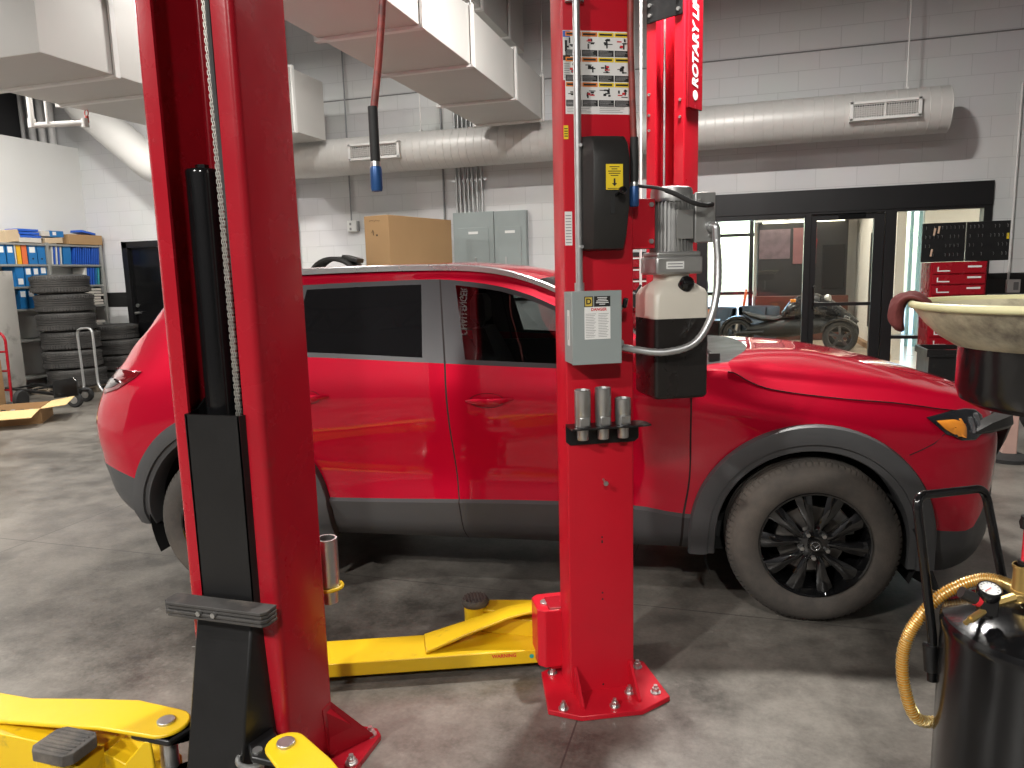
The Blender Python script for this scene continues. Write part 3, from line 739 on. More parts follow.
# shut lines of the bonnet and front bumper
for far in (False, True):
    sg = -1 if not far else 1
    b = MB(); b.tube([Vector((x, .95+sg*(FW[8](x)+.0015), FZ[8](x)+.001)) for x in np.linspace(-.36, .66, 40)], .0028, 6); b.build('bonnet_shut_line', M_seam, car)
    b = MB(); b.tube([skin(x, z, .0005, far) for (x, z) in ((.395, .765), (.45, .790), (.50, .815), (.545, .850))], .0024, 6); b.build('bumper_shut_line', M_seam, car)
# ------------------------------------------------------------------ two-post lift columns
def channel_mb(w, d, h, lip, t=.008, r=.018):
    """C-section post: web at y=0, opening at y=d, bent corners"""
    def arc(cx, cy, a0, a1, rr, n=4): return [(cx+rr*math.cos(R(a0+(a1-a0)*i/n)), cy+rr*math.sin(R(a0+(a1-a0)*i/n))) for i in range(n+1)]
    hw = w/2
    outer = [(-hw+lip, d)]+arc(-hw+r, d-r, 90, 180, r)+arc(-hw+r, r, 180, 270, r)+arc(hw-r, r, -90, 0, r)+arc(hw-r, d-r, 0, 90, r)+[(hw-lip, d)]
    ri = max(r-t, .004)
    inner = [(hw-lip, d-t)]+arc(hw-r, d-r, 90, 0, ri)+arc(hw-r, r, 0, -90, ri)+arc(-hw+r, r, 270, 180, ri)+arc(-hw+r, d-r, 180, 90, ri)+[(-hw+lip, d-t)]
    poly = outer+inner; b = MB(); n = len(outer); m = len(poly)
    vs = [(x, y, 0.02) for x, y in poly]+[(x, y, h) for x, y in poly]
    fs = [(i, (i+1) % m, m+(i+1) % m, m+i) for i in range(m)]
    k = len(outer)
    for z in (0, 1):     # end strips
        for i in range(k-1):
            a, c = i, i+1; e, g = m-1-i, m-2-i
            fs.append((z*m+a, z*m+c, z*m+g, z*m+e))
    return b.add(vs, fs)
def bolt_mb(x, y, z, r=.014, hh=.03):
    b = MB(); b.lathe([(0, .004), (r*1.5, .004), (r*1.5, 0), (0, 0)], (x, y, z), (0, 0, 1), 18); b.cyl((x, y, z+.004), (x, y, z+.004+hh*.5), r, 6); b.cyl((x, y, z), (x, y, z+hh), r*.55, 10); return b
def pad_mb(x, y, z, r, h=.035):
    b = MB(); b.lathe([(0, 0), (r*.92, 0), (r, .008), (r, h-.010), (r*.90, h), (0, h+.001)], (x, y, z), (0, 0, 1), 28)
    for i in range(-3, 4): b.box((x+i*r*.24, y, z+h+.002), (r*.10, 2*math.sqrt(max(0, (r*.86)**2-(i*r*.24)**2)), .006))
    return b

# ---- near column (left in the view): straight, opening towards the camera
def LC(x, y): return (x, y)
lc = thing('lift_column', 'big open-fronted red lift column nearest the camera with black cylinder and carriage inside', 'vehicle lift', (-1.41, 1.98, 0), PI)
# local frame: x' = -u, y' = -v  (opening towards -v)
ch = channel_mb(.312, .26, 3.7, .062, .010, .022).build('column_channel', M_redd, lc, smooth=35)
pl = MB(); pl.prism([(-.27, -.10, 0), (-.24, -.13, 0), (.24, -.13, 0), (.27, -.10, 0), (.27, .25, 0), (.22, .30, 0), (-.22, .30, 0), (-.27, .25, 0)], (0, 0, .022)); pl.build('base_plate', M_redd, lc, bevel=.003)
for sx in (-1, 1):
    g = MB(); p0 = Vector((sx*.158, .05, .022)); d_ = Vector((sx*.095, -.135, 0)); n_ = Vector((.012, 0, 0))
    g.prism([p0, p0+d_, p0+d_*.97+Vector((0, 0, .012)), p0+Vector((0, -.03, .178)), p0+Vector((0, .02, .178))], n_*-sx); g.build('gusset', M_redd, lc, smooth=0)
for (x, y) in ((-.235, -.09), (-.245, .06), (.235, -.09), (.245, .06), (0, -.10), (-.245, .2), (.245, .2)): bolt_mb(x, y, .022).build('anchor_bolt', M_steel, lc, smooth=30)
# black carriage riding in the channel
def lp(u, v, z): return Vector((-(u+1.41), -(v-1.98), z))
cg = MB(); T = .008
def plate(pts, n): cg.prism([Vector(p) for p in pts], n)
# open-topped upper box
cg.prism([lp(-1.499, 1.700, .60), lp(-1.317, 1.700, .60), lp(-1.317, 1.700, 1.209), lp(-1.499, 1.700, 1.209)], (0, -T, 0))
cg.prism([lp(-1.317, 1.700, .60), lp(-1.285, 1.79, .60), lp(-1.285, 1.79, 1.209), lp(-1.317, 1.700, 1.209)], (T, 0, 0))
cg.prism([lp(-1.499, 1.700, .60), lp(-1.535, 1.79, .60), lp(-1.535, 1.79, 1.209), lp(-1.499, 1.700, 1.209)], (-T, 0, 0))
cg.prism([lp(-1.535, 1.94, .60), lp(-1.285, 1.94, .60), lp(-1.285, 1.94, 1.31), lp(-1.535, 1.94, 1.31)], (0, T, 0))
for u in (-1.535, -1.285): cg.prism([lp(u, 1.79, .60), lp(u, 1.94, .60), lp(u, 1.94, 1.31), lp(u, 1.79, 1.209)], (-T, 0, 0))
cg.build('carriage', M_blkm, lc, bevel=.002, smooth=0)
# lower housing slanting out to the arm pivots
lh = MB(); lh.loft([[lp(-1.515, 1.69, .60), lp(-1.325, 1.69, .60), lp(-1.275, 1.80, .60), lp(-1.275, 1.93, .60), lp(-1.54, 1.93, .60), lp(-1.54, 1.80, .60)],
                    [lp(-1.505, 1.56, .10), lp(-1.315, 1.56, .10), lp(-1.275, 1.75, .10), lp(-1.275, 1.93, .10), lp(-1.54, 1.93, .10), lp(-1.54, 1.75, .10)]])
for (u) in (-1.62, -1.20):
    for z in (.13, .265): lh.prism([lp(u-.07, 1.57, z), lp(u+.07, 1.57, z), lp(-1.41+(u+1.41)*.5, 1.72, z), lp(-1.41, 1.72, z)], (0, 0, -.02))
lh.build('carriage_housing', M_blkm, lc, bevel=.006, smooth=30)
dp = MB()
for i in range(4):
    z = .622+i*.012; e = .004*(i % 2)
    dp.prism([lp(-1.575, 1.645-e, z), lp(-1.563, 1.630-e, z), lp(-1.245, 1.630-e, z), lp(-1.233, 1.645-e, z), lp(-1.233, 1.688, z), lp(-1.575, 1.688, z)], (0, 0, .0095))
dp.prism([lp(-1.58, 1.64, .622), lp(-1.24, 1.64, .622), lp(-1.24, 1.688, .622), lp(-1.58, 1.688, .622)], (0, 0, .044))
dpo = dp.build('door_bumper', M_rubdirt, lc, bevel=.002, smooth=30)
for u in (-1.45, -1.40): MB().cyl(lp(u, 1.63, .645), lp(u, 1.620, .645), .008, 6).build('bumper_bolt', M_steel, dpo, smooth=0)
# hydraulic cylinder, lifting chain and hose in the channel
cy = MB(); cy.lathe([(0, 1.895), (.042, 1.895), (.046, 1.89), (.046, 1.88), (.0455, 1.87), (.0455, .35), (0, .35)], (lp(-1.448, 1.80, 0).x, lp(-1.448, 1.80, 0).y, 0), (0, 0, 1), 28)
cyo = cy.build('hydraulic_cylinder', M_blk, lc); MB().cyl(lp(-1.448, 1.80, 1.895), lp(-1.448, 1.80, 1.908), .018, 6).build('cylinder_cap', M_blk, cyo, smooth=0)
cn = MB(); cp = lp(-1.365, 1.765, 0)
for i in range(230):
    z = 1.15+i*.0102
    for k, dx in enumerate((-.0075, -.0045, -.0015, .0015, .0045, .0075)):
        if (k+i) % 2 == 0: cn.box((cp.x+dx, cp.y, z), (.0022, .0095, .0125))
    cn.cyl((cp.x-.0095, cp.y, z+.004), (cp.x+.0095, cp.y, z+.004), .0022, 6)
cn.build('lifting_chain', M_chain, lc, smooth=0)
hz = MB(); hz.tube(spline([lp(-1.338, 1.742, 3.5), lp(-1.338, 1.742, 2.3), lp(-1.336, 1.742, 2.0), lp(-1.328, 1.745, 1.7), lp(-1.318, 1.75, 1.35), lp(-1.298, 1.80, .8)], 8), .009, 8); hz.build('hydraulic_hose', M_rub, lc)
# yellow arms
def arm_pivot(b, p, z0, z1): b.cyl((p.x, p.y, z0), (p.x, p.y, z1), .030, 24)
def slab_path(b, centre, widths, z, t):
    """flat plate along a plan path with varying width and rounded end, z may vary per point"""
    C_ = [Vector(c) for c in centre]; L_, R_ = [], []
    for i, c in enumerate(C_):
        d = (C_[min(i+1, len(C_)-1)]-C_[max(i-1, 0)]); d.z = 0; d.normalize(); n = Vector((-d.y, d.x, 0))
        L_.append(c+n*widths[i]/2); R_.append(c-n*widths[i]/2)
    d = (C_[-1]-C_[-2]); d.z = 0; d.normalize(); n = Vector((-d.y, d.x, 0))
    end = [C_[-1]+n*(widths[-1]/2*math.cos(a))+d*(widths[-1]/2*math.sin(a)) for a in [PI*i/12 for i in range(1, 12)]]
    rows = [(l, r) for l, r in zip(L_, R_)]
    top = [p for p in L_]+end+[p for p in R_[::-1]]
    lo = [p-Vector((0, 0, t)) for p in top]; m = len(top); o = len(b.v)
    b.v += [tuple(p) for p in top]+[tuple(p) for p in lo]
    for i in range(len(C_)-1):
        q = (i, i+1, m-2-i, m-1-i); b.f.append([o+x for x in q]); b.m.append(b.cur); b.f.append([o+m+x for x in q[::-1]]); b.m.append(b.cur)
    k = len(C_)-1; fan = list(range(k, m-k)); b.f.append([o+x for x in fan][::-1]); b.m.append(b.cur); b.f.append([o+m+x for x in fan]); b.m.append(b.cur)
    for i in range(m): j = (i+1) % m; b.f.append([o+i, o+m+i, o+m+j, o+j]); b.m.append(b.cur)
pL = lp(-1.615, 1.635, 0); pR = lp(-1.200, 1.635, 0)
a1 = MB()
slab_path(a1, [lp(-3.1, 1.66, .195), lp(-2.25, 1.655, .205), lp(-2.0, 1.65, .240), lp(-1.80, 1.645, .268), lp(-1.615, 1.635, .275)], [.12, .13, .145, .15, .135], 0, .014)
a1.box(lp(-2.45, 1.625, .115), (1.25, .13, .14))
a1.prism([lp(-1.80, 1.57, .045), lp(-1.62, 1.57, .045), lp(-1.62, 1.57, .13), lp(-1.80, 1.57, .185)], (0, -.12, 0))
a1.prism([lp(-1.70, 1.55, .18), lp(-1.64, 1.57, .25), lp(-1.62, 1.57, .25), lp(-1.62, 1.58, .10), lp(-1.70, 1.55, .10)], (0, -.01, 0))
a1o = a1.build('swing_arm', M_yel, lc, bevel=.005, smooth=30)
MB().cyl((pL.x, pL.y, .10), (pL.x, pL.y, .283), .026, 24).build('pivot_pin', M_steel, a1o, bevel=.002)
bk = MB(); bk.box(lp(-1.88, 1.53, .14), (.16, .10, .12)); bk.cyl(lp(-1.86, 1.50, .07), lp(-1.86, 1.50, .225), .04, 20); bk.build('pad_bracket', M_yel, a1o, bevel=.006)
pd = MB(); c_ = lp(-1.86, 1.50, .225); o8 = [(.075, .04), (.055, .06), (-.055, .06), (-.075, .04), (-.075, -.04), (-.055, -.06), (.055, -.06), (.075, -.04)]
pd.prism([(c_.x+x, c_.y+y, c_.z) for x, y in o8], (0, 0, .035))
for i in range(-3, 4): pd.box((c_.x, c_.y+i*.015, c_.z+.036), (.12, .007, .006))
pd.build('lift_pad', M_rubdirt, a1o, bevel=.004)
a2 = MB()
slab_path(a2, [lp(-.55, 1.30, .215), lp(-.9, 1.46, .235), lp(-1.08, 1.565, .268), lp(-1.200, 1.635, .275)], [.12, .13, .13, .115], 0, .014)
a2.bar(lp(-1.10, 1.56, .12), lp(-.55, 1.30, .12), .12, .13)
a2o = a2.build('swing_arm', M_yel, lc, bevel=.005, smooth=30)
MB().cyl((pR.x, pR.y, .10), (pR.x, pR.y, .283), .026, 24).build('pivot_pin', M_steel, a2o, bevel=.002)
rg = MB(); rg.torus(lp(-1.29, 1.61, .235), .045, .008, (0, 0, 1), 28, 8); rg.cyl(lp(-1.27, 1.60, .2), lp(-1.27, 1.60, .27), .014, 12); rg.build('arm_lock_ring', M_steel, lc)
# height adapter in a yellow ring on the back of this column
ad = thing('lift_adapter', 'chrome tube adapter with yellow ring hanging behind the nearest lift column', 'lift adapter', (-1.292, 2.06, .53))
MB().lathe([(.030, .195), (.036, .195), (.036, .03), (.028, .025), (.028, -.03), (0, -.03)], (0, 0, 0), (0, 0, 1), 24).build('adapter_tube', M_steel, ad)
rg = MB(); rg.torus((0, 0, .025), .043, .007, (0, 0, 1), 28, 8); rg.bar((-.02, -.03, .025), (-.04, -.078, .025), .02, .012); rg.build('holder_ring', M_yel, ad)

t_ = text_mb('CHALLENGER', .080, .001, .0015, .2)
t_.xf(Matrix.Translation((-.04, -.0012, 2.70)) @ Matrix.Rotation(-PI/2, 4, 'Y')); t_.build('maker_lettering', M_white, lc, smooth=0)['label'] = 'white maker lettering on the side of the column that faces the car'
# ---- middle column: turned, back towards the camera
MC = thing('lift_column', 'red lift column in the middle with warning labels and grey switch box on its back', 'vehicle lift', (-.45, 2.547, 0), R(27))
mc_ch = channel_mb(.247, .15, 3.7, .055, .010, .006).build('column_channel', M_red, MC, smooth=35)
pl = MB(); pl.prism([(-.232, -.085, 0), (-.125, -.150, 0), (.10, -.160, 0), (.228, -.100, 0), (.22, .155, 0), (.15, .21, 0), (-.13, .21, 0), (-.20, .17, 0)], (0, 0, .020)); pl.build('base_plate', M_red, MC, bevel=.003)
for x in (-.112, .112):
    g = MB(); g.prism([(x, .0, .02), (x, -.110, .02), (x, -.110, .030), (x, -.006, .125), (x, .0, .125)], (.010 if x < 0 else -.010, 0, 0)); g.build('gusset', M_red, MC, smooth=0)
for (x, y) in ((-.175, -.09), (.01, -.115), (.090, -.045), (.185, -.065), (.18, .12), (-.16, .15)): bolt_mb(x, y, .020, .013, .03).build('anchor_bolt', M_steel, MC, smooth=30)
for z in (.62, .605, .405, .38, .60, .04): MB().cyl((0.002, -.0012, z), (0.002, .001, z), .0035, 10).build('bolt_hole', M_black, MC, smooth=0)
sc = MB(); sc.cyl((.008, -.03, .832), (.008, 0, .838), .004, 8); sc.cyl((.008, -.036, .831), (.008, -.03, .832), .009, 10); sc.build('stray_bolt', M_steel, MC)
# inner carriage and arms
def mp(u, v, z):
    a = R(27); du, dv = u+.45, v-2.547
    return Vector((du*math.cos(a)+dv*math.sin(a), -du*math.sin(a)+dv*math.cos(a), z))
cr = MB(); cr.box((0, .085, .55), (.20, .11, 1.0)); cr.box((0, .19, .17), (.34, .10, .26))
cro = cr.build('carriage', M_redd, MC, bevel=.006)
bk = MB(); pc = mp(-.690, 2.668, 0)
prof = [(-.055, -.06), (-.03, -.085), (.12, -.085), (.12, .075), (-.03, .075), (-.055, .05)]
bk.prism([(pc.x+x, pc.y+y, .055) for x, y in prof], (0, 0, .235))
g = pc+Vector((.03, -.075, .292)); bk.prism([g, g+Vector((.10, 0, 0)), g+Vector((.10, 0, .08)), g+Vector((.09, 0, .08))], (0, .012, 0))
bk.build('arm_bracket', M_red, MC, bevel=.012, segs=3)
MB().cyl((pc.x-.012, pc.y-.01, .28), (pc.x-.012, pc.y-.01, .297), .020, 20).build('pivot_pin', M_steel, MC, bevel=.002)
am = MB()
A0, A1 = Vector((-.718, 2.645, .035)), Vector((-1.62, 2.285, .035)); ad_ = (A1-A0).normalized(); an_ = Vector((-ad_.y, ad_.x, 0)); an_ = an_ if an_.y > 0 else -an_
def beam(b, p0, p1, n, w_, z0, z1):
    pts = [p0, p1, p1+n*w_, p0+n*w_]; b.prism([mp(p.x, p.y, z0) for p in pts], (0, 0, z1-z0))
beam(am, A0, A1, an_, .19, .035, .092)
sp_ = [A0+ad_*.46+an_*.10, A0+ad_*.30+an_*.115, A0+ad_*.12+an_*.12, A0+ad_*-.005+an_*.11]
slab_path(am, [mp(sp_[0].x, sp_[0].y, .104), mp(sp_[1].x, sp_[1].y, .150), mp(sp_[2].x, sp_[2].y, .205), mp(sp_[3].x, sp_[3].y, .232)], [.15, .115, .10, .09], 0, .013)
q = A0+an_*.02; am.prism([mp(q.x, q.y, .035), mp(q.x, q.y, .20), mp(q.x+an_.x*.16, q.y+an_.y*.16, .20), mp(q.x+an_.x*.16, q.y+an_.y*.16, .035)], mp(q.x+ad_.x*.012, q.y+ad_.y*.012, 0)-mp(q.x, q.y, 0))
amo = am.build('swing_arm', M_yel, MC, bevel=.004, smooth=30)
# warning lettering on the arm
ang = math.atan2((mp(A0.x, A0.y, 0)-mp(A1.x, A1.y, 0)).y, (mp(A0.x, A0.y, 0)-mp(A1.x, A1.y, 0)).x)
tx = text_mb('WARNING', .020, .0006, .0006)
lp_ = A0+ad_*.145-an_*.0008; c_ = mp(lp_.x, lp_.y, .076)
tx.xf(Matrix.Translation(c_) @ Matrix.Rotation(ang, 4, 'Z')); tx.build('warning_lettering', M_lred, amo, smooth=0)['label'] = 'orange-red warning lettering on the yellow arm'
lp_ = A0+ad_*.035-an_*.0008; c_ = mp(lp_.x, lp_.y, .068)
st = MB(); st.lathe([(0, .0004), (.009, .0004), (.009, 0)], c_, mp(-an_.x-.45, -an_.y+2.547, 0), 14); st.build('green_sticker', mat('green_sticker', (.02, .35, .30), .5), amo)
# short arm with round pad
B0, B1 = Vector((-.75, 2.80, 0)), Vector((-1.00, 2.79, 0)); bd = (B1-B0).normalized(); bn = Vector((bd.y, -bd.x, 0)); bn = bn if bn.y > 0 else -bn
ar = MB(); beam(ar, B0-bn*.06, B1-bn*.06, bn, .12, .09, .165); ar.cyl(mp(-1.04, 2.785, .06), mp(-1.04, 2.785, .185), .048, 24)
ar.prism([mp(-1.0, 2.86, .165), mp(-.76, 2.85, .195), mp(-.76, 2.72, .195), mp(-1.0, 2.76, .165)], (0, 0, .012))
aro = ar.build('swing_arm', M_yel, MC, bevel=.004)
pdm = mp(-1.04, 2.785, .185); pad_mb(pdm.x, pdm.y, pdm.z, .058, .03).build('lift_pad', M_rubdirt, aro)

# warning label sheet on the back of the column
def label_sheet():
    b = MB(); y = -.0008; x0, x1, z0, z1 = -.112, .1125, 2.103, 2.366; W_ = x1-x0
    mats = [M_white, M_orange, M_lyel, M_black, M_lred, M_lgrey]
    def q(xa, xb, za, zb, m, yy): b.mi(m); b.add([(xa, yy, za), (xb, yy, za), (xb, yy, zb), (xa, yy, zb)], [(0, 1, 2, 3)])
    b.mi(0); b.box(((x0+x1)/2, y*.5, (z0+z1)/2), (W_, .0008, z1-z0))
    rnd = random.Random(3)
    for r in range(3):
        zt = z1-.004-r*.079
        for c in range(4):
            xa = x0+.002+c*(W_/4); xb = xa+W_/4-.003
            q(xa, xb, zt-.014, zt, 1 if c < 2 else 2, -.0014)
            q(xa+.004, xb-.006, zt-.010, zt-.004, 3, -.0018)
            q(xa, xb, zt-.076, zt-.056, 3, -.0014)
            for k in range(4): q(xa+.003, xb-rnd.uniform(.004, .02), zt-.061-k*.004, zt-.0595-k*.004, 5, -.0018)
            for k in range(7):
                cx_, cz_ = rnd.uniform(xa+.014, xb-.014), zt-.035+rnd.uniform(-.012, .012); ww, hh = ((.011, .0022), (.0025, .016), (.006, .004), (.004, .005), (.003, .008), (.008, .003), (.005, .006))[k]
                q(max(xa, cx_-ww), min(xb, cx_+ww), max(zt-.052, cz_-hh*.6), min(zt-.018, cz_+hh*.6), 4 if (k >= 5 and (r+c) % 2) else 3, -.0014-.0001*k)
    for h_ in range(2):
        for k in range(6): q(x0+.005+h_*W_/2, x0+h_*W_/2+W_/2-.012-rnd.uniform(0, .03), z0+.006+k*.0055, z0+.0075+k*.0055, 5, -.0014)
    return b.build('warning_label_sheet', mats, MC, smooth=0)
label_sheet()['label'] = 'white sheet of warning labels with orange and yellow headings'
b = MB()
def ql(xa, xb, za, zb, m, off): b.mi(m); b.add([(xa, -.0008-off, za), (xb, -.0008-off, za), (xb, -.0008-off, zb), (xa, -.0008-off, zb)], [(0, 1, 2, 3)])
ql(-.1185, -.0935, 2.21, 2.366, 0, 0); ql(-.1180, -.094, 2.345, 2.364, 1, .0004); ql(-.1180, -.094, 2.272, 2.288, 2, .0004); ql(-.112, -.104, 2.300, 2.335, 2, .0004); ql(-.110, -.098, 2.312, 2.318, 2, .0006)
for k in range(7): ql(-.116, -.097, 2.218+k*.007, 2.2205+k*.007, 3, .0004)
b.build('instruction_label', [M_white, M_lblue, M_black, M_lgrey], MC, smooth=0)
b = MB(); ql(-.120, -.104, 2.022, 2.066, 0, 0)
for k in range(4): ql(-.118, -.106, 2.03+k*.008, 2.033+k*.008, 1, .0004)
b.build('yellow_label', [M_lyel, M_black], MC, smooth=0)
b = MB(); ql(-.121, -.095, 1.672, 1.785, 0, 0)
for k in range(10): ql(-.118, -.098, 1.68+k*.010, 1.683+k*.010, 1, .0004)
b.build('serial_label', [M_white, M_lgrey], MC, smooth=0)
# moulded safety cover with handle
cv = MB(); rows = []
for (z, d, x0, x1) in ((1.652, .0, -.075, .085), (1.656, .062, -.070, .082), (1.70, .080, -.072, .088), (1.80, .085, -.072, .098), (1.95, .082, -.070, .100), (2.00, .070, -.068, .096), (2.025, .045, -.066, .090), (2.030, .0, -.066, .088)):
    d = max(d, .0005); rows.append([(x0, -.0, z), (x0+.002, -d*.55, z), (x0+.030, -d*.97, z), (x0+.045, -d, z), (x1-.035, -d, z), (x1-.016, -d*.93, z), (x1-.004, -d*.5, z), (x1, -.0, z)])
cv.loft([r for r in rows], True, True, closed=False)
cvo = cv.build('latch_cover', M_plastblk, MC, smooth=35, bevel=.003)
sl = MB(); sl.box((.022, -.0835, 1.80), (.016, .006, .06)); sl.build('handle_slot', M_black, cvo, smooth=0)
hn = MB(); hn.cyl((.03, -.06, 1.825), (.04, -.115, 1.838), .006, 10); hn.lathe([(0, -.014), (.009, -.012), (.014, -.003), (.013, .006), (.008, .013), (0, .014)], (.043, -.125, 1.84), (.2, -1, .2), 16); hn.build('release_handle', M_blk, cvo)
yl = MB(); yl.mi(0).box((.028, -.0862, 1.888), (.058, .0012, .082))
def qy(xa, xb, za, zb): yl.mi(1); yl.add([(xa, -.0872, za), (xb, -.0872, za), (xb, -.0872, zb), (xa, -.0872, zb)], [(0, 1, 2, 3)])
for k, ww in enumerate((.034, .02, .044, .040, .026)): qy(.028-ww/2, .028+ww/2, 1.919-k*.007, 1.9215-k*.007)
qy(.025, .031, 1.868, 1.883); yl.add([(.019, -.0872, 1.868), (.028, -.0872, 1.858), (.037, -.0872, 1.868)], [(0, 1, 2)]); qy(.004, .052, 1.850, 1.852)
yl.build('yellow_notice', [M_lyel, M_black], cvo, smooth=0)['label'] = 'yellow notice with a black down arrow'
for (x, z) in ((-.07, 1.995), (-.068, 1.665)): MB().cyl((x, -.01, z), (x-.006, -.05, z), .006, 8).build('cover_screw', M_steel, cvo)

def mw(x, y, z):
    a = R(27); return Vector((-.45+x*math.cos(a)-y*math.sin(a), 2.547+x*math.sin(a)+y*math.cos(a), z))
# ---- switch box
bx = thing('disconnect_switch_box', 'grey electrical switch box on the middle red column under the conduit', 'switch box', mw(-.044, -.052, 1.395), R(27))
b = MB(); b.box((0, 0, 0), (.168, .100, .242)); bo = b.build('enclosure', M_greybox, bx, bevel=.003)
b = MB(); b.box((.002, -.0525, 0), (.172, .006, .246)); bd_ = b.build('cover_door', M_greybox, bx, bevel=.0015)
lb = MB(); Y0 = -.0562
def q2(xa, xb, za, zb, m, k=1): lb.mi(m); lb.add([(xa, Y0-.0003*k, za), (xb, Y0-.0003*k, za), (xb, Y0-.0003*k, zb), (xa, Y0-.0003*k, zb)], [(0, 1, 2, 3)])
q2(-.042, .048, -.038, .070, 0); q2(-.042, -.012, .070, .105, 1); q2(-.008, .048, .070, .105, 1); q2(-.039, -.015, .073, .102, 2, 2)
for k, ww in enumerate((.034, .03, .04, .044, .02)): q2(.02-ww/2, .02+ww/2, .099-k*.0055, .1015-k*.0055, 3, 2)
for c in range(2):
    for k in range(15): q2(-.038+c*.044, -.038+c*.044+.036-((k*7) % 5)*.002, .046-k*.0055, .0475-k*.0055, 4, 2)
lb.build('rating_label', [M_white, M_black, mat('gold_square', (.65, .48, .08), .5), M_white, M_lgrey], bd_, smooth=0)
t_ = text_mb('D', .026, .0004, .0008); t_.xf(Matrix.Translation((-.027, Y0-.0012, .0875))); t_.build('maker_mark', M_black, bd_, smooth=0)
t_ = text_mb('DANGER', .0135, .0004, .0004); t_.xf(Matrix.Translation((.008, Y0-.0008, .061))); t_.build('danger_lettering', M_lred, bd_, smooth=0)
sl = MB(); sl.mi(0).box((-.0850, -.01, .0), (.001, .028, .12)); sl.mi(1).box((-.0856, -.01, .0), (.0006, .006, .08)); sl.build('side_label', [M_white, M_lgrey], bx, smooth=0)
sw_ = MB(); sw_.bar((.090, -.02, .0), (.090, -.02, .055), .010, .012, (1, 0, 0)); sw_.bar((.090, -.02, .050), (.105, -.035, .075), .010, .010); swo = sw_.build('switch_lever', M_alu, bx, bevel=.002)
MB().bar((.103, -.036, .062), (.109, -.040, .096), .014, .016).build('lever_grip', M_blk, swo, bevel=.004)
hs = MB(); hs.cyl((.088, -.03, -.055), (.088, -.045, -.055), .012, 12); hs.box((.087, -.03, -.03), (.006, .02, .10)); hs.build('cover_latch', M_galv, bx, bevel=.001)
# rigid conduit above the box
cdt = MB(); cdt.tube([mw(-.080, -.030, 1.52), mw(-.080, -.030, 3.9)], .0125, 14); cdo = cdt.build('conduit_pipe', M_galv); tag(cdo, 'silver conduit pipe rising up the middle red column from the grey switch box', 'conduit')
b = MB(); b.cyl(mw(-.080, -.030, 1.516), mw(-.080, -.030, 1.545), .017, 14); b.build('connector', M_galv, cdo)
b = MB(); b.bar(mw(-.11, -.008, 2.465), mw(-.05, -.008, 2.465), .02, .03, (0, 0, 1)); b.tube([mw(-.105, -.012, 2.465), mw(-.098, -.045, 2.465), mw(-.062, -.045, 2.465), mw(-.055, -.012, 2.465)], .005, 8); b.build('pipe_clamp', M_galv, cdo)
# ---- rack with three adapters
rk = thing('adapter_rack', 'black steel rack holding three silver lift adapters on the middle red column', 'rack', mw(.006, 0, 1.0), R(27))
b = MB(); b.prism([(-.135, -.006, -.015), (-.12, -.006, -.028), (.12, -.006, -.028), (.135, -.006, -.015), (.135, -.006, .048), (-.135, -.006, .048)], (0, .006, 0))
b.box((0, -.045, .045), (.27, .09, .006)); b.prism([(.135, 0, .042), (.155, -.03, .042), (.155, -.08, .042), (.135, -.09, .042)], (0, 0, .006))
b.build('rack_body', M_blkm, rk, smooth=0, bevel=.0015)
for i, (x, zt, nm) in enumerate(((-.079, 1.178, 'leftmost silver screw adapter standing in the black rack'), (-.005, 1.182, 'tall silver adapter standing in the middle of the black rack'), (.068, 1.142, 'shortest silver adapter at the right of the black rack'))):
    a = thing('lift_adapter', nm, 'lift adapter', mw(x, -.047, 1.048), R(27), 'silver adapters in the rack')
    hh = zt-1.048
    MB().lathe([(.020, hh-.03), (.0265, hh), (.0285, hh-.002), (.0285, .038), (.0275, .036), (.0275, .004), (.0275, .001), (.0, .001)], (0, 0, 0), (0, 0, 1), 28).build('adapter_tube', M_steel, a)
    MB().lathe([(.0, -.048), (.019, -.048), (.0205, -.045), (.0205, .0), (0, 0)], (0, 0, 0), (0, 0, 1), 22).build('adapter_spigot', M_steel, a)
    MB().box((0, -.026, .020), (.036, .008, .032)).build('adapter_flat', M_steel, a, bevel=.003)
# ---- power unit
pu = thing('hydraulic_power_unit', 'grey electric motor over a white and black oil tank beside the middle column', 'hydraulic pump', mw(.285, .055, 1.126), R(27))
# reservoir: translucent tank, dark where the oil stands inside it
M_tank = mat('milky_plastic_tank', (.62, .58, .50), .35, 0, .04, 6, .05)
M_oil = mat('oil_filled_plastic', (.016, .014, .013), .28, 0, .2, 5, .06)
def rr(w_, d_, z, r_=.03, n=4, cx=0, cy=0):
    out = []
    for (sx, sy, a0) in ((1, 1, 0), (-1, 1, 90), (-1, -1, 180), (1, -1, 270)):
        for i in range(n+1):
            a = R(a0+90*i/n); out.append((cx+sx*(w_/2-r_)+r_*math.cos(a), cy+sy*(d_/2-r_)+r_*math.sin(a), z))
    return out
lo = MB(); lo.loft([rr(.180, .190, 0, .012), rr(.198, .208, .010, .014), rr(.200, .210, .285, .014)])
lo.build('oil_tank_lower', M_oil, pu)
hi = MB(); hi.loft([rr(.202, .212, .285, .016), rr(.202, .212, .365, .02), rr(.19, .20, .385, .03), rr(.150, .155, .405, .05), rr(.120, .125, .418, .05), rr(.118, .123, .440, .05)])
hio = hi.build('oil_tank_upper', M_tank, pu)
cp_ = MB(); cp_.lathe([(0, .036), (.020, .036), (.025, .030), (.026, .004), (.018, 0), (.018, -.02)], (.015, -.085, .393), (.1, -.6, .6), 20); cp_.build('filler_cap', M_blk, hio)
pb = MB(); pb.box((0, 0, .470), (.175, .16, .062)); pb.box((0, 0, .508), (.165, .15, .02)); pbo = pb.build('pump_block', M_alu, pu, bevel=.008)
lb = MB(); lb.mi(0).box((-.018, -.0812, .470), (.065, .001, .026))
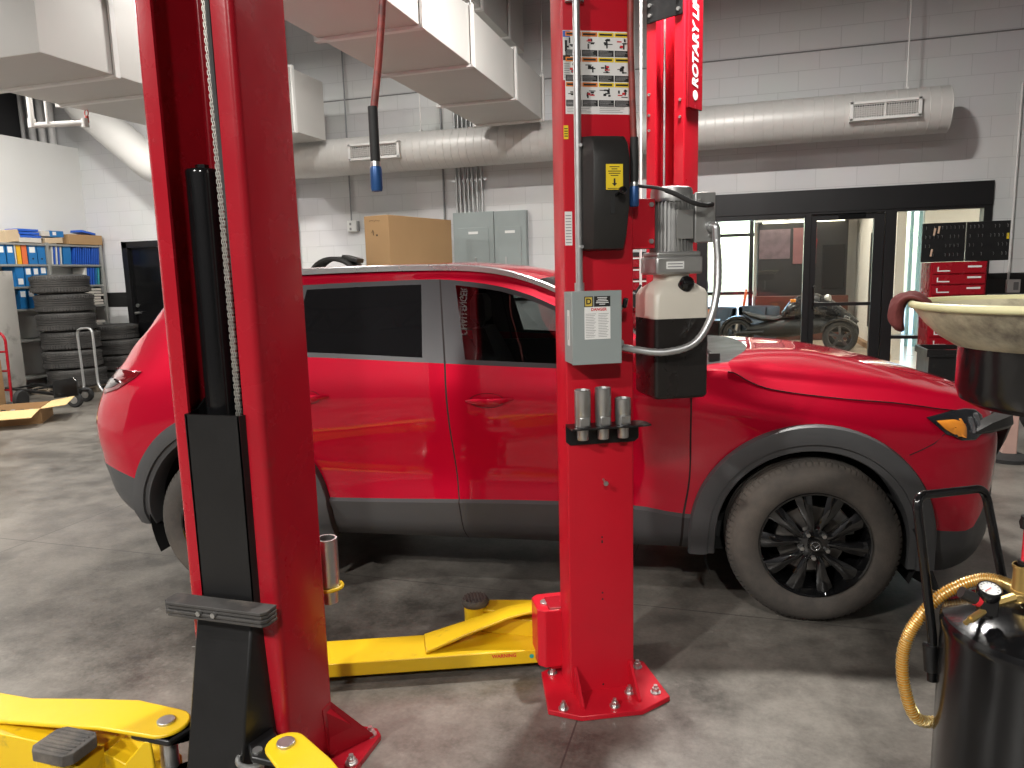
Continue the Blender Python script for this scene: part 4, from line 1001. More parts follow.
for k in range(2): lb.mi(1).box((-.018, -.0820, .465+k*.010), (.055, .0006, .004))
lb.build('pump_label', [M_white, M_lgrey], pbo, smooth=0)
mo_ = MB(); mo_.lathe([(0, .742), (.058, .742), (.070, .738), (.074, .725), (.074, .690), (.066, .688), (.066, .515), (0, .515)], (0, 0, 0), (0, 0, 1), 40)
for i in range(34):
    a = 2*PI*i/34; c_, s_ = math.cos(a), math.sin(a)
    mo_.bar((.066*c_, .066*s_, .517), (.066*c_, .066*s_, .690), .0045, .020, (c_, s_, 0))
moo = mo_.build('motor', M_alu, pu, smooth=30)
npl = MB(); npl.box((.018, -.0775, .61), (.062, .004, .10)); npl.build('motor_plate', M_alu, moo, bevel=.001)
jb = MB(); jb.box((.092, -.03, .632), (.070, .085, .165)); jb.box((.092, -.075, .632), (.077, .012, .172)); jbo = jb.build('junction_box', M_alu, pu, bevel=.004)
for (x, z) in ((.075, .69), (.110, .57)): MB().cyl((x, -.08, z), (x, -.087, z), .006, 8).build('box_screw', M_steel, jbo)
kb = MB(); kb.cyl((.110, -.08, .60), (.110, -.10, .60), .018, 14); kb.tube(fillet([(.110, -.095, .60), (.115, -.115, .60), (.118, -.115, .555)], .02), .015, 12); kb.build('conduit_elbow', M_galv, jbo)
br_ = MB(); br_.prism([(-.10, .03, .53), (-.10, -.075, .53), (-.165, -.075, .53), (-.165, .03, .53)], (0, 0, .006)); br_.box((-.125, -.045, .615), (.09, .008, .170)); br_.box((-.085, .0, .615), (.008, .09, .170))
bro = br_.build('mounting_bracket', M_red, pu, bevel=.002)
for (z) in (.555, .68): MB().cyl((-.095, -.049, z), (-.095, -.057, z), .009, 6).build('bracket_bolt', M_steel, bro, smooth=0)
# flexible conduit from the switch box to the motor
def pw(x, y, z):
    a = R(27); o_ = mw(.285, .055, 1.126); return Vector((o_.x+x*math.cos(a)-y*math.sin(a), o_.y+x*math.sin(a)+y*math.cos(a), o_.z+z))
fx = spline([mw(.045, -.060, 1.325), mw(.11, -.068, 1.310), mw(.20, -.09, 1.300), mw(.30, -.105, 1.325), mw(.362, -.10, 1.40), mw(.395, -.085, 1.50), mw(.405, -.07, 1.60), pw(.118, -.115, .555)], 10)
b = MB(); b.tube(fx, [.0125+.0012*((i//1) % 2) for i in range(len(fx))], 12); fxo = b.build('flexible_conduit', M_galv); tag(fxo, 'grey flexible conduit looping under the oil tank from switch box to motor', 'conduit')
hsb = spline([mw(.13, -.03, 1.865), mw(.19, -.055, 1.855), mw(.24, -.075, 1.835), mw(.30, -.085, 1.805), mw(.35, -.075, 1.795), mw(.395, -.04, 1.80)], 8)
b = MB(); b.tube(hsb, [.006 if i < 12 else .0085 for i in range(len(hsb))], 10); o_ = b.build('motor_cable', M_rub); tag(o_, 'black cable crossing the front of the grey electric motor', 'cable')

# ---- far column of the same lift, beyond the car, opening towards us
FC = thing('lift_column', 'red lift column beyond the car with white lettering down its side', 'vehicle lift', (-.425, 5.95, 0), R(153))
channel_mb(.33, .21, 3.75, .085, .010, .012).build('column_channel', M_red, FC, smooth=35)
pl = MB(); pl.prism([(-.25, -.15, 0), (.25, -.15, 0), (.25, .2, 0), (.2, .25, 0), (-.2, .25, 0), (-.25, .2, 0)], (0, 0, .02)); pl.build('base_plate', M_red, FC, bevel=.003)
for (x, y) in ((-.21, -.1), (.21, -.1), (-.21, .1), (.21, .1)): bolt_mb(x, y, .02).build('anchor_bolt', M_steel, FC, smooth=30)
cv_ = MB(); cv_.box((-.178, .095, 3.19), (.020, .20, .90)); cvo = cv_.build('name_cover', M_redd, FC, bevel=.004)
t_ = text_mb('ROTARY LIFT', .112, .001, .004, .22, 'LEFT')
t_.xf(Matrix.Translation((-.1895, .10, 2.885)) @ Matrix.Rotation(-PI/2, 4, 'Z') @ Matrix.Rotation(-PI/2, 4, 'Y')); t_.build('maker_lettering', M_white, cvo, smooth=0)['label'] = 'white maker lettering running up the red column cover'
ic = MB(); ic.cyl((-.189, .10, 2.835), (-.1905, .10, 2.835), .035, 18); ic.build('maker_emblem', M_white, cvo)
bp_ = MB(); bp_.box((0, .218, 3.47), (.30, .016, .18)); bpo = bp_.build('top_stop_plate', M_blkm, FC, bevel=.003)
for (x, z) in ((-.12, 3.42), (.12, 3.43), (.12, 3.50), (-.12, 3.50)): MB().cyl((x, .226, z), (x, .236, z), .014, 8).build('plate_bolt', M_steel, bpo)
for x in (-.055, .06): MB().cyl((x, .12, .1), (x, .12, 3.7), .009, 8).build('lift_cable', M_galv, FC)
for (x, z) in ((.135, 2.73), (.135, 2.62), (-.13, 2.68), (.135, 2.88), (-.13, 2.80)): MB().cyl((x, .21, z), (x, .218, z), .011, 8).build('channel_bolt', M_steel, FC)
cr = MB(); cr.box((0, .10, .55), (.24, .16, .9)); cr.box((0, .23, .2), (.4, .12, .24)); cr.build('carriage', M_redd, FC, bevel=.006)
for sx in (-1, 1):
    am = MB(); am.bar((sx*.16, .30, .14), (sx*.55, .62, .14), .14, .10, (0, 0, 1)); am.bar((sx*.5, .58, .14), (sx*.75, .8, .14), .10, .08); amo = am.build('swing_arm', M_yel, FC, bevel=.006)
    pad_mb(sx*.75, .8, .18, .055).build('lift_pad', M_rubdirt, amo)
o_ = MB().tube([(-.692, 5.72, 0), (-.692, 5.72, HC)], .010, 12).build('hose_riser', M_wpaint); tag(o_, 'white riser pipe just left of the lettered red column', 'pipe')
# ------------------------------------------------------------------ glazed storefront, black door
M_pane = glass('shop_glass', (.93, .96, .95), .01)
def frame_bar(b, u0, u1, z0, z1, v0=D-.02, v1=D+.14): b.box(((u0+u1)/2, (v0+v1)/2, (z0+z1)/2), (u1-u0, v1-v0, z1-z0))
struct(MB().box(((GX0+GX1)/2, D+.08, 2.35), (GX1-GX0, .22, .27)).build('trim_2', M_frame, smooth=0, bevel=.004))
wf = MB()
for (a, b_) in ((GX0, -.34), (.805, .873), (1.70, 1.816), (2.714, GX1)): frame_bar(wf, a, b_, 0, GZ)
frame_bar(wf, -.34, .805, 2.16, GZ); frame_bar(wf, -.34, .805, 0, .12); frame_bar(wf, .873, 1.70, 2.19, GZ); frame_bar(wf, 1.816, 2.714, 2.185, GZ); frame_bar(wf, 1.816, 2.714, 0, .12); frame_bar(wf, 1.816, 2.714, .68, .72)
wfo = struct(wf.build('window_1', M_frame, smooth=0, bevel=.003))
for (a, b_, z0, z1) in ((-.34, .805, .12, 2.16), (1.816, 2.714, .72, 2.185), (1.816, 2.714, .12, .68)):
    MB().box(((a+b_)/2, D+.06, (z0+z1)/2), (b_-a, .008, z1-z0)).build('window_pane', M_pane, wfo, smooth=0)
dr = MB(); frame_bar(dr, .878, .945, .01, 2.185, D+.02, D+.10); frame_bar(dr, 1.58, 1.695, .01, 2.185, D+.02, D+.10); frame_bar(dr, .945, 1.58, 2.12, 2.185, D+.02, D+.10); frame_bar(dr, .945, 1.58, .01, .16, D+.02, D+.10); frame_bar(dr, .945, 1.58, 1.085, 1.125, D+.03, D+.09)
dro = struct(dr.build('door_2', M_frame, smooth=0, bevel=.003))
for (z0, z1) in ((.16, 1.085), (1.125, 2.12)): MB().box((1.262, D+.06, (z0+z1)/2), (.635, .008, z1-z0)).build('door_pane', M_pane, dro, smooth=0)
h = MB(); h.tube(fillet([(.925, D+.02, 1.06), (.925, D-.05, 1.06), (.925, D-.05, 1.33), (.925, D+.02, 1.33)], .02), .012, 10); h.build('pull_handle', M_blk, dro)
MB().box((1.33, D+.01, 2.15), (.30, .05, .06)).build('door_closer', M_blk, dro, bevel=.004)
# black steel door at the far left
df = MB(); frame_bar(df, DX0, DX0+.10, 0, DZ); frame_bar(df, DX1-.10, DX1, 0, DZ); frame_bar(df, DX0, DX1, DZ-.10, DZ); dfo = struct(df.build('door_1', M_frame, smooth=0, bevel=.003))
MB().box(((DX0+DX1)/2, D+.06, (DZ-.1)/2), (DX1-DX0-.2, .045, DZ-.1)).build('door_leaf', M_blk, dfo, smooth=0)
h = MB(); h.cyl((-9.40, D+.04, 1.10), (-9.40, D-.03, 1.10), .022, 14); h.tube([(-9.40, D-.03, 1.10), (-9.28, D-.035, 1.10)], .011, 8); h.cyl((-9.40, D+.04, 1.22), (-9.40, D+.02, 1.22), .03, 14); h.build('door_lever', M_steel, dfo)

# ------------------------------------------------------------------ ducts
M_duct = mat('white_painted_duct', (.57, .555, .53), .48, .1, .05, 2, .06, .04, 12)
M_spir = mat('spiral_duct_paint', (.62, .605, .58), .42, .1, .05, 2, .06)
def rect_duct(name, label, u0, u1, v0, v1, z0, z1, seams, rods=(-1, 1)):
    t = thing(name, label, 'duct', ((u0+u1)/2, v0, z0))
    b = MB(); b.box((0, (v1-v0)/2, (z1-z0)/2), (u1-u0, v1-v0, z1-z0)); b.build('duct_run', M_duct, t, smooth=0, bevel=.006)
    w_ = (u1-u0)/2+.022
    for v in seams:
        f = MB(); y = v-v0
        f.box((0, y, -.012), (2*w_, .055, .024)); f.box((0, y, z1-z0+.012), (2*w_, .055, .024))
        for sx in (-1, 1): f.box((sx*w_, y, (z1-z0)/2), (.024, .055, z1-z0+.048))
        f.build('duct_flange', M_wpaint, t, smooth=0, bevel=.003)
    for v in seams[::2]:
        for sx in rods: MB().cyl((sx*(w_-.01), v-v0, z1-z0+.02), (sx*(w_-.01), v-v0, HC-z0), .006, 6).build('hanger_rod', M_steel, t)
    return t
rect_duct('air_duct', 'white rectangular air duct running over the car towards the panel wall', -3.09, -2.25, 3.1, 8.95, 3.4, 3.88, [4.05, 5.30, 6.40, 7.74, 8.9], (1,))
rect_duct('air_duct', 'white rectangular air duct at upper left with its bright end facing us', -6.62, -5.27, 4.78, 9.05, 3.4, 4.15, [5.52, 6.17, 7.4, 8.3])
rect_duct('air_duct', 'grey high air duct seen above the nearer rectangular duct', -3.35, -2.62, 4.0, 9.5, 4.35, 4.98, [5.4, 6.6, 7.8, 8.8])
sd = thing('spiral_duct', 'long white spiral round duct along the back wall with two grilles', 'duct', (0, 9.3, 3.215))
pts = []; b = MB(); prof = []
x = -7.7; rr_ = .245; i = 0; pitch_ = .105
n_ = int((2.17+7.7)/pitch_)
for i in range(n_+1):
    x = -7.7+i*pitch_
    for (dx, r) in ((0, rr_), (pitch_*.88, rr_), (pitch_*.92, rr_+.0022), (pitch_*.97, rr_+.0022)):
        if x+dx <= 2.17: prof.append((r, x+dx))
b.lathe(prof, (0, 0, 0), (1, 0, 0), 48); b.lathe([(rr_, 2.165), (0, 2.165)], (0, 0, 0), (1, 0, 0), 48); b.build('round_duct', M_spir, sd, smooth=25)
e = MB(); e.tube(fillet([(-7.6, 0, 0), (-8.24, 0, .0), (-9.74, 0, 1.20), (-9.74, 0, 3.3)], .35, 8), .25, 40); e.build('duct_elbow', M_spir, sd)
for (u, w_, hh) in ((1.51, .70, .20), (-4.56, .74, .21)):
    g = MB(); gz = .0; yy = -.265
    for (a, b_, c, d) in ((-w_/2, w_/2, hh/2-.028, hh/2), (-w_/2, w_/2, -hh/2, -hh/2+.028), (-w_/2, -w_/2+.035, -hh/2, hh/2), (w_/2-.035, w_/2, -hh/2, hh/2)): g.box((u+(a+b_)/2, yy, gz+(c+d)/2), (b_-a, .07, d-c))
    g.box((u, yy, gz), (.012, .06, hh))
    go = g.build('grille_frame', M_wpaint, sd, smooth=0, bevel=.003)
    v_ = MB(); v_.box((u, yy+.028, gz), (w_-.06, .004, hh-.05)); v_.build('grille_recess', M_dark, go, smooth=0)
    lv = MB()
    for k in range(26): lv.box((u-w_/2+.05+k*(w_-.1)/25, yy-.005, gz), (.004, .02, hh-.05))
    for k in range(7): lv.box((u, yy-.012, gz-hh/2+.035+k*(hh-.07)/6), (w_-.06, .012, .004))
    lv.build('grille_blades', M_wpaint, go, smooth=0)
for u in (1.76, -1.2, -4.0, -6.5):
    h = MB(); h.tube([(u, 0, .25), (u, 0, HC-3.215)], .008, 8); h.box((u, 0, .255), (.03, .06, .02)); h.build('hanger_strap', M_wpaint, sd)
# fire sprinkler pipe
sp_ = thing('sprinkler_pipe', 'white sprinkler pipe drop with red head under the left duct', 'pipe', (-7.0, 6.2, 3.24))
b = MB(); b.tube(fillet([(-.05, 0, 2.6), (-.05, 0, .0), (.42, .25, .03)], .03), .028, 12); b.build('pipe_run', M_wpaint, sp_)
for p in ((-.05, 0, .02), (.40, .24, .03)): MB().tube([(p[0], p[1], p[2]-.045), (p[0], p[1], p[2]+.045)], .038, 12).build('elbow_fitting', M_wpaint, sp_)
b = MB(); b.cyl((.42, .25, .03), (.42, .25, .10), .018, 10); b.torus((.42, .25, .13), .035, .006, (.3, 1, 0), 16, 6); b.cyl((.42, .25, .165), (.42, .25, .18), .025, 12); b.build('sprinkler_head', mat('red_fitting', (.45, .06, .04), .5), sp_)
b = MB(); b.tube([(.10, .05, .02), (.08, .05, 2.6)], .012, 8); b.build('hanger_rod', M_wpaint, sp_)
for k, u in enumerate((-10.62, -10.82, -11.02, -11.22)):
    o = MB().tube([(u, 9.68, 0), (u, 9.68, HC)], .055 if k < 3 else .03, 12).build('riser_pipe', M_wpaint); tag(o, 'white riser pipe in the dark corner above the left panel wall', 'pipe', 'riser pipes in the dark corner')

# ------------------------------------------------------------------ on the back wall
for i, (u0, u1, z1, lab) in enumerate(((-3.745, -3.158, 2.425, 'left grey electrical panel on the block wall under the row of conduits'), (-3.150, -2.700, 2.42, 'right grey electrical panel on the block wall beside the middle column'))):
    t = thing('electrical_panel', lab, 'electrical panel', ((u0+u1)/2, D-.003, 1.25))
    w_ = u1-u0; hh = z1-1.25
    MB().box((0, -.055, hh/2), (w_, .11, hh)).build('panel_box', M_greybox, t, smooth=0, bevel=.004)
    MB().box((0, -.115, hh/2-.06), (w_-.14, .012, hh-.30)).build('panel_door', M_greybox, t, smooth=0, bevel=.003)
    MB().box((w_*.25-.12 if i == 0 else -w_*.25+.05, -.125, .50), (.025, .02, .12)).build('panel_latch', M_galv, t, bevel=.003)
    MB().box((0, -.1225, hh-.28), (.14, .002, .035)).build('panel_label', M_white, t, smooth=0)
for k, u in enumerate((-3.70, -3.645, -3.585, -3.525, -3.465, -3.40, -3.33)):
    o = MB().tube([(u, D-.045, 2.43), (u, D-.045, 5.6)], .017, 10).build('conduit_pipe', M_galv); tag(o, 'one of the seven silver conduits rising from the grey electrical panels', 'conduit', 'conduits above the electrical panels')
st = MB(); st.box((-3.52, D-.015, 2.86), (.5, .03, .03)); tag(st.build('conduit_strut', M_galv, smooth=0), 'short horizontal steel strut behind the row of conduits', 'strut')
for u, z0, lab in ((-3.90, .3, 'single conduit on the wall left of the electrical panels'), (-6.27, .3, 'thin conduit on the wall beside the nearest column edge')):
    tag(MB().tube([(u, D-.03, 0), (u, D-.03, HC)], .014, 10).build('conduit_pipe', mat('dull_conduit', (.30, .31, .32), .5, .3)), lab, 'conduit')
ot = thing('wall_outlet', 'white outlet box with conduit on the block wall left of the tall carton', 'outlet', (-5.335, D, 2.26))
MB().box((0, -.035, .06), (.15, .07, .16)).build('outlet_box', M_white, ot, bevel=.006); MB().box((.085, -.03, .06), (.02, .06, .14)).build('outlet_cover', M_lgrey, ot, bevel=.003); MB().tube([(-.02, -.03, .14), (-.02, -.03, 2.8)], .011, 8).build('feed_conduit', mat('dull_conduit', (.3, .3, .3)), ot)
for z in (.02, .09): MB().box((-.02, -.0715, z), (.03, .003, .035)).build('socket', M_lgrey, ot, smooth=0)
ot = thing('wall_outlet', 'grey outlet box on the black band right of the key boards', 'outlet', (3.05, D, 1.22))
MB().box((0, -.035, .07), (.13, .07, .15)).build('outlet_box', M_wpaint, ot, bevel=.006); MB().box((.02, -.072, .07), (.05, .006, .09)).build('outlet_cover', M_lgrey, ot, bevel=.002); MB().tube([(-.05, -.03, .14), (-.05, -.03, 2.3)], .013, 8).build('feed_conduit', M_wpaint, ot)

# ------------------------------------------------------------------ shelving along the left wall
M_shelf = mat('grey_steel_shelf', (.33, .33, .31), .5, .3, .08, 6, .08)
SU, SF = -10.22, -9.90
sh = thing('shelf_unit', 'grey steel shelving full of blue binders against the left panel wall', 'shelf', (SU, 7.0, 0))
for z in (2.20, 1.895, 1.575, 1.25, .80, .25):
    b = MB(); b.box(((SF-SU)/2, 1.36, z-.012), (SF-SU, 2.72, .03)); b.build('shelf_board', M_shelf, sh, smooth=0, bevel=.002)
for y in (.02, 1.72, 2.70):
    b = MB()
    for x in (.015, SF-SU-.012): b.box((x, y, 1.11), (.03, .045, 2.22))
    b.build('upright', M_shelf, sh, smooth=0)
M_bb = mat('blue_binder', (.015, .16, .42), .45, 0, .08, 12); M_bb2 = mat('bright_blue_folder', (.02, .11, .55), .4, 0, .08, 12); M_bo = mat('orange_binder', (.75, .16, .05), .45, 0, .05); M_by = mat('amber_binder', (.80, .42, .02), .45, 0, .05); M_bw = mat('white_binder', (.72, .70, .66), .5, 0, .05)
def binder(v0, v1, z, hh, m, label, group, tilt=0, lab=None, hole=False, name='ring_binder'):
    w_ = v1-v0; t = thing(name, label, 'binder', (SF-.02, (v0+v1)/2, z), 0, group); t.rotation_euler = (R(tilt), 0, 0)
    b = MB()
    for sy in (-1, 1): b.box((-.125, sy*(w_/2-.003), hh/2), (.25, .005, hh))
    b.box((-.003, 0, hh/2), (.006, w_-.002, hh)); b.build('binder_cover', m, t, smooth=0)
    MB().box((-.135, 0, hh/2-.005), (.21, max(.006, w_-.02), hh-.03)).build('paper_block', M_bw, t, smooth=0)
    if lab: MB().box((.0008, 0, hh*lab), (.0012, w_*.62, .085)).build('spine_label', M_white, t, smooth=0)
    if hole: MB().cyl((-.002, 0, .08), (.0015, 0, .08), .014, 14).build('finger_hole', M_black, t)
    return t
G1 = 'binders on the upper shelf'
binder(7.90, 8.055, 1.90, .285, M_bb, 'first labelled blue binder at the left end of the upper shelf', G1, 0, .72)
binder(8.065, 8.185, 1.90, .285, M_bb, 'second labelled blue binder from the left on the upper shelf', G1, 0, .72)
binder(8.19, 8.215, 1.90, .285, M_bw, 'thin white binder left of the amber one', G1)
binder(8.22, 8.295, 1.90, .285, M_by, 'amber yellow binder on the upper shelf', G1)
binder(8.30, 8.39, 1.90, .285, M_bo, 'orange red binder on the upper shelf', G1)
binder(8.40, 8.55, 1.90, .285, M_bb, 'wide blue binder with white label right of the orange binder', G1, 0, .74, True)
binder(8.555, 8.69, 1.90, .285, M_bb, 'wide blue binder with a finger hole beside the shelf upright', G1, 0, None, True)
v = 8.78
for k in range(5):
    binder(v, v+.03, 1.90, .27, M_bb2 if k % 2 else M_bw, 'thin blue or white folder leaning just right of the shelf upright', 'thin folders beside the upright', -4); v += .038
binder(8.985, 9.13, 1.90, .285, M_bb, 'wide plain blue binder in the right half of the upper shelf', G1, -3)
v = 9.16
for k in range(12):
    binder(v, v+.030, 1.90, .26+.01*(k % 3), M_bb2, 'thin bright blue folder leaning at the right end of the upper shelf', 'thin blue folders at the right end', -9+(k % 4)); v += .042
G2 = 'binders on the middle shelf'
for k, (a, b_) in enumerate(((8.17, 8.30), (8.31, 8.43), (8.44, 8.55), (8.56, 8.68))):
    binder(a, b_, 1.58, .285, M_bb, ('blue binder with low white label at the left of the middle shelf', 'second blue binder on the middle shelf', 'third blue binder on the middle shelf', 'fourth blue binder on the middle shelf beside the upright')[k], G2, 0, (.25, .75, .75, .8)[k])
v = 9.34
for k in range(6): binder(v, v+.034, 1.58, .27, (M_bw, M_bb2, M_bb2, M_bb2, M_bb, mat('teal_binder', (.05, .35, .40), .5))[k], 'thin folder at the right end of the middle shelf above the paper stacks', 'folders at the right end of the middle shelf', -6); v += .05
G3 = 'binders on the third shelf'
for k in range(3): binder(8.18+k*.135, 8.305+k*.135, 1.255, .285, M_bb, ('leftmost blue binder on the third shelf', 'middle blue binder on the third shelf', 'third blue binder on the third shelf half behind the tyres')[k], G3, 0, .75)
for k in range(6):
    b = MB(); o = b.box((SF-.14, 9.48+(k % 2)*.02, 1.275+k*.045), (.24, .36-(k % 3)*.04, .035)).build('document_stack', mat('off_white_paper', (.62, .58, .52), .7, 0, .1, 30), smooth=0, bevel=.004); tag(o, 'paper document stack at the right end of the third shelf', 'papers', 'document stacks on the third shelf')
for k in range(4):
    b = MB(); o = b.box((SF-.14, 9.45+(k % 2)*.02, .83+k*.05), (.24, .36-(k % 3)*.04, .04)).build('document_stack', mat('off_white_paper', (.62, .58, .52)), smooth=0, bevel=.004); tag(o, 'paper document stack on the shelf below behind the tyres', 'papers', 'document stacks on the fourth shelf')
# on top of the shelf
def open_carton(name, label, c, d, rz=0, m=M_card):
    t = thing(name, label, 'box', c, rz); b = MB(); w_, l_, h_ = d; k = .006
    b.box((0, 0, .004), (w_, l_, .008))
    for sx in (-1, 1): b.box((sx*w_/2, 0, h_/2), (k, l_, h_)); b.box((0, sx*l_/2, h_/2), (w_, k, h_))
    b.build('carton_body', m, t, smooth=0)
    return t
tb = open_carton('cardboard_tray', 'brown cardboard tray on the right end of the shelf top', (SF-.12, 9.42, 2.212), (.26, .62, .15))
for k, (v0, m, lb_) in enumerate(((8.46, M_bb2, 'lowest blue folder lying on the shelf top'), (8.44, M_bb2, 'middle blue folder lying on the shelf top'), (8.43, M_bb2, 'upper blue folder lying on the shelf top'))):
    o = MB().box((SF-.12, v0, 2.30+k*.045), (.24, .34, .036)).build('folder', m, smooth=0, bevel=.004); tag(o, lb_, 'folder', 'blue folders on the shelf top')
o = MB().box((SF-.12, 8.45, 2.246), (.25, .36, .068)).build('document_stack', mat('off_white_paper', (.62, .58, .52)), smooth=0, bevel=.004); tag(o, 'white paper pile under the blue folders on the shelf top', 'papers')
o = MB().box((SF-.12, 8.18, 2.30), (.24, .22, .17), (R(8), 0, 0)).build('document_stack', mat('manila_paper', (.60, .46, .30), .7), smooth=0, bevel=.005); tag(o, 'manila paper pile at the left end of the shelf top', 'papers')
o = MB().box((SF-.12, 8.85, 2.255), (.24, .30, .085), (R(4), 0, 0)).build('document_stack', mat('manila_paper', (.6, .46, .3)), smooth=0, bevel=.005); tag(o, 'manila paper pile under the big blue binder on the shelf top', 'papers')
t = thing('ring_binder', 'big grey and blue lever binder lying on the paper pile on the shelf top', 'binder', (SF-.12, 8.80, 2.31))
MB().box((0, .10, .045), (.25, .24, .09)).build('binder_cover', M_bb, t, smooth=0); MB().box((0, -.08, .045), (.24, .14, .075)).build('paper_block', mat('off_white_paper', (.62, .58, .52)), t, smooth=0); MB().box((.1255, .06, .05), (.001, .06, .05)).build('spine_label', M_white, t, smooth=0)
o = MB().box((SF-.12, 9.50, 2.40), (.24, .26, .035), (R(-10), 0, 0)).build('folder', M_bb2, smooth=0, bevel=.004); tag(o, 'blue folder resting in the cardboard tray on the shelf top', 'folder')
# scratched sheet metal leaning in front
M_sheet = mat('scuffed_pale_sheet', (.55, .53, .49), .32, .5, .1, 3, .1, dirt=(.20, .18, .16), dirt_scale=2.2, dirt_lo=.55, dirt_hi=.70)
o = MB().box((-9.76, 7.10, .90), (.03, 1.75, 1.80)).build('metal_sheet', M_sheet, smooth=0, rot=(0, 0, 0)); tag(o, 'scuffed pale metal sheet standing in front of the left end of the shelves', 'metal sheet')

# ------------------------------------------------------------------ tyres
def tyre_mb(Rt, w_, ri, grooves=5):
    b = MB(); h = w_/2; P = [(ri, -h*.80), (ri+.01, -h*.95), (ri+(Rt-ri)*.45, -h*1.0), (Rt-.028, -h*.90), (Rt-.008, -h*.74)]
    n = grooves; z0, z1 = -h*.70, h*.70; seg = (z1-z0)/(n+1)
    for i in range(n+1):
        a = z0+i*seg; P.append((Rt, a+.004)); P.append((Rt+.001, a+seg-.010))
        if i < n: P += [(Rt-.012, a+seg-.006), (Rt-.012, a+seg+.001)]
    P += [(Rt-.008, h*.74), (Rt-.028, h*.90), (ri+(Rt-ri)*.45, h*1.0), (ri+.01, h*.95), (ri, h*.80)]
    b.lathe(P, (0, 0, h), (0, 0, 1), 56)
    b.lathe([(ri, h*.2), (ri-.0, h*1.8)], (0, 0, 0), (0, 0, 1), 56)
    # sipes across the outer ribs
    for i in range(60):
        a = 2*PI*i/60; c, s_ = math.cos(a), math.sin(a)
        for (zz, dz) in ((h-h*.62, .05), (h+h*.62, .05)):
            b.bar(((Rt+.0005)*c, (Rt+.0005)*s_, zz-dz/2), ((Rt+.0005)*c, (Rt+.0005)*s_, zz+dz/2), .024, .010, (c, s_, 0))
    return b
M_ty2 = mat('stored_tyre_rubber', (.045, .043, .041), .72, 0, .2, 8, .08, .1, 90, dirt=(.085, .08, .074), dirt_scale=3, dirt_lo=.45, dirt_hi=.75)
pt = thing('pallet', 'low wooden pallet under the tall tyre stack', 'pallet', (-9.46, 8.55, 0))
for k in range(5): MB().box((-.36+k*.18, 0, .088), (.13, .84, .02)).build('deck_board', mat('weathered_wood', (.30, .25, .19), .8, 0, .2, 20), pt, smooth=0)
for y in (-.36, 0, .36): MB().box((0, y, .039), (.84, .09, .076)).build('bearer', mat('weathered_wood', (.3, .25, .19)), pt, smooth=0)
names = ['bottom tyre of the tall stack beside the shelves', 'second tyre from the bottom of the tall stack', 'third tyre from the bottom of the tall stack', 'third tyre from the top of the tall stack', 'second tyre from the top of the tall stack', 'top tyre of the tall stack beside the shelves']
ty0 = None; TW = .272
offs = [(.10, .0), (.06, -.01), (.03, .02), (.01, .0), (-.01, .02), (-.03, .0)]
tmesh = tyre_mb(.385, .272, .215).build('tyre', M_ty2, smooth=30)
for k in range(6):
    o = tmesh if k == 0 else tmesh.copy()
    if k: COL.objects.link(o)
    o.location = (-9.46+offs[k][0], 8.50+offs[k][1], .099+k*.2725); o.rotation_euler = (0, 0, k*.7); tag(o, names[k], 'tyre', 'tyres in the tall stack')
t2 = tyre_mb(.36, .235, .20).build('tyre', M_ty2, smooth=30)
for k in range(4):
    o = t2 if k == 0 else t2.copy()
    if k: COL.objects.link(o)
    o.location = (-9.47+(0, .06, .04, -.05)[k], 9.40, k*.236); o.rotation_euler = (0, 0, k*.9); tag(o, ('bottom tyre of the short stack in front of the black door', 'second tyre of the short stack in front of the black door', 'third tyre of the short stack with a paper label', 'top tyre of the short stack by the black door')[k], 'tyre', 'tyres in the short stack')
    if k == 2: MB().box((.25, -.262, .118), (.11, .002, .12), (0, 0, R(44))).build('paper_label', M_white, o, smooth=0)
# ------------------------------------------------------------------ hand trucks and cartons at the left
ht = thing('platform_truck', 'black folding platform truck with silver handle in front of the tyre stack', 'hand truck', (-8.34, 7.48, 0))
b = MB()
for y in (-.18, .20): b.bar((-1.18, y+.19, .21), (.02, y, .17), .05, .03)
for x in (-1.1, -.7, -.25): b.bar((x, -.15+(-x)*.15, .20), (x, .22+(-x)*.15, .20), .05, .02)
b.build('frame', M_blkm, ht, smooth=0, bevel=.003)
b = MB(); b.prism([(-.12, -.20, .13), (.20, -.12, .16), (.20, -.12, .36), (.16, -.13, .40), (-.08, -.19, .36), (-.12, -.20, .32)], (-.01, .03, 0)); b.build('nose_plate', M_blk, ht, bevel=.004, smooth=0)
for (x, y) in ((.12, -.10), (-.12, .30)):
    wl = MB(); wl.lathe([(.05, -.03), (.085, -.032), (.1, -.02), (.1, .02), (.085, .032), (.05, .03), (.05, -.03)], (x, y, .10), (.25, -1, 0), 28); wo = wl.build('wheel', M_rub, ht); MB().lathe([(0, .034), (.02, .036), (.05, .028), (.05, -.03), (0, -.03)], (x, y, .10), (.25, -1, 0), 20).build('wheel_hub', M_steel, wo)
b = MB(); b.tube(fillet([(-.30, .12, .05), (-.30, .45, .12), (-.32, .45, .98), (.0, .40, 1.0), (.0, .40, .20), (.18, .35, .10)], .10), .017, 12); b.build('handle', M_galv, ht)
rh = thing('hand_truck', 'red tube hand truck at the far left loaded with cartons', 'hand truck', (-9.15, 7.10, 0), R(10))
b = MB(); b.tube(fillet([(.16, .0, .10), (.16, .02, .92), (.10, .02, 1.0), (-.10, .02, 1.0), (-.16, .02, .92), (-.16, .0, .10)], .06), .017, 12)
for z in (.25, .5, .75): b.tube([(-.16, .01, z), (.16, .01, z)], .013, 8)
b.build('frame', M_redd, rh)
MB().box((0, -.14, .03), (.42, .30, .012)).build('nose_plate', M_blkm, rh, smooth=0)
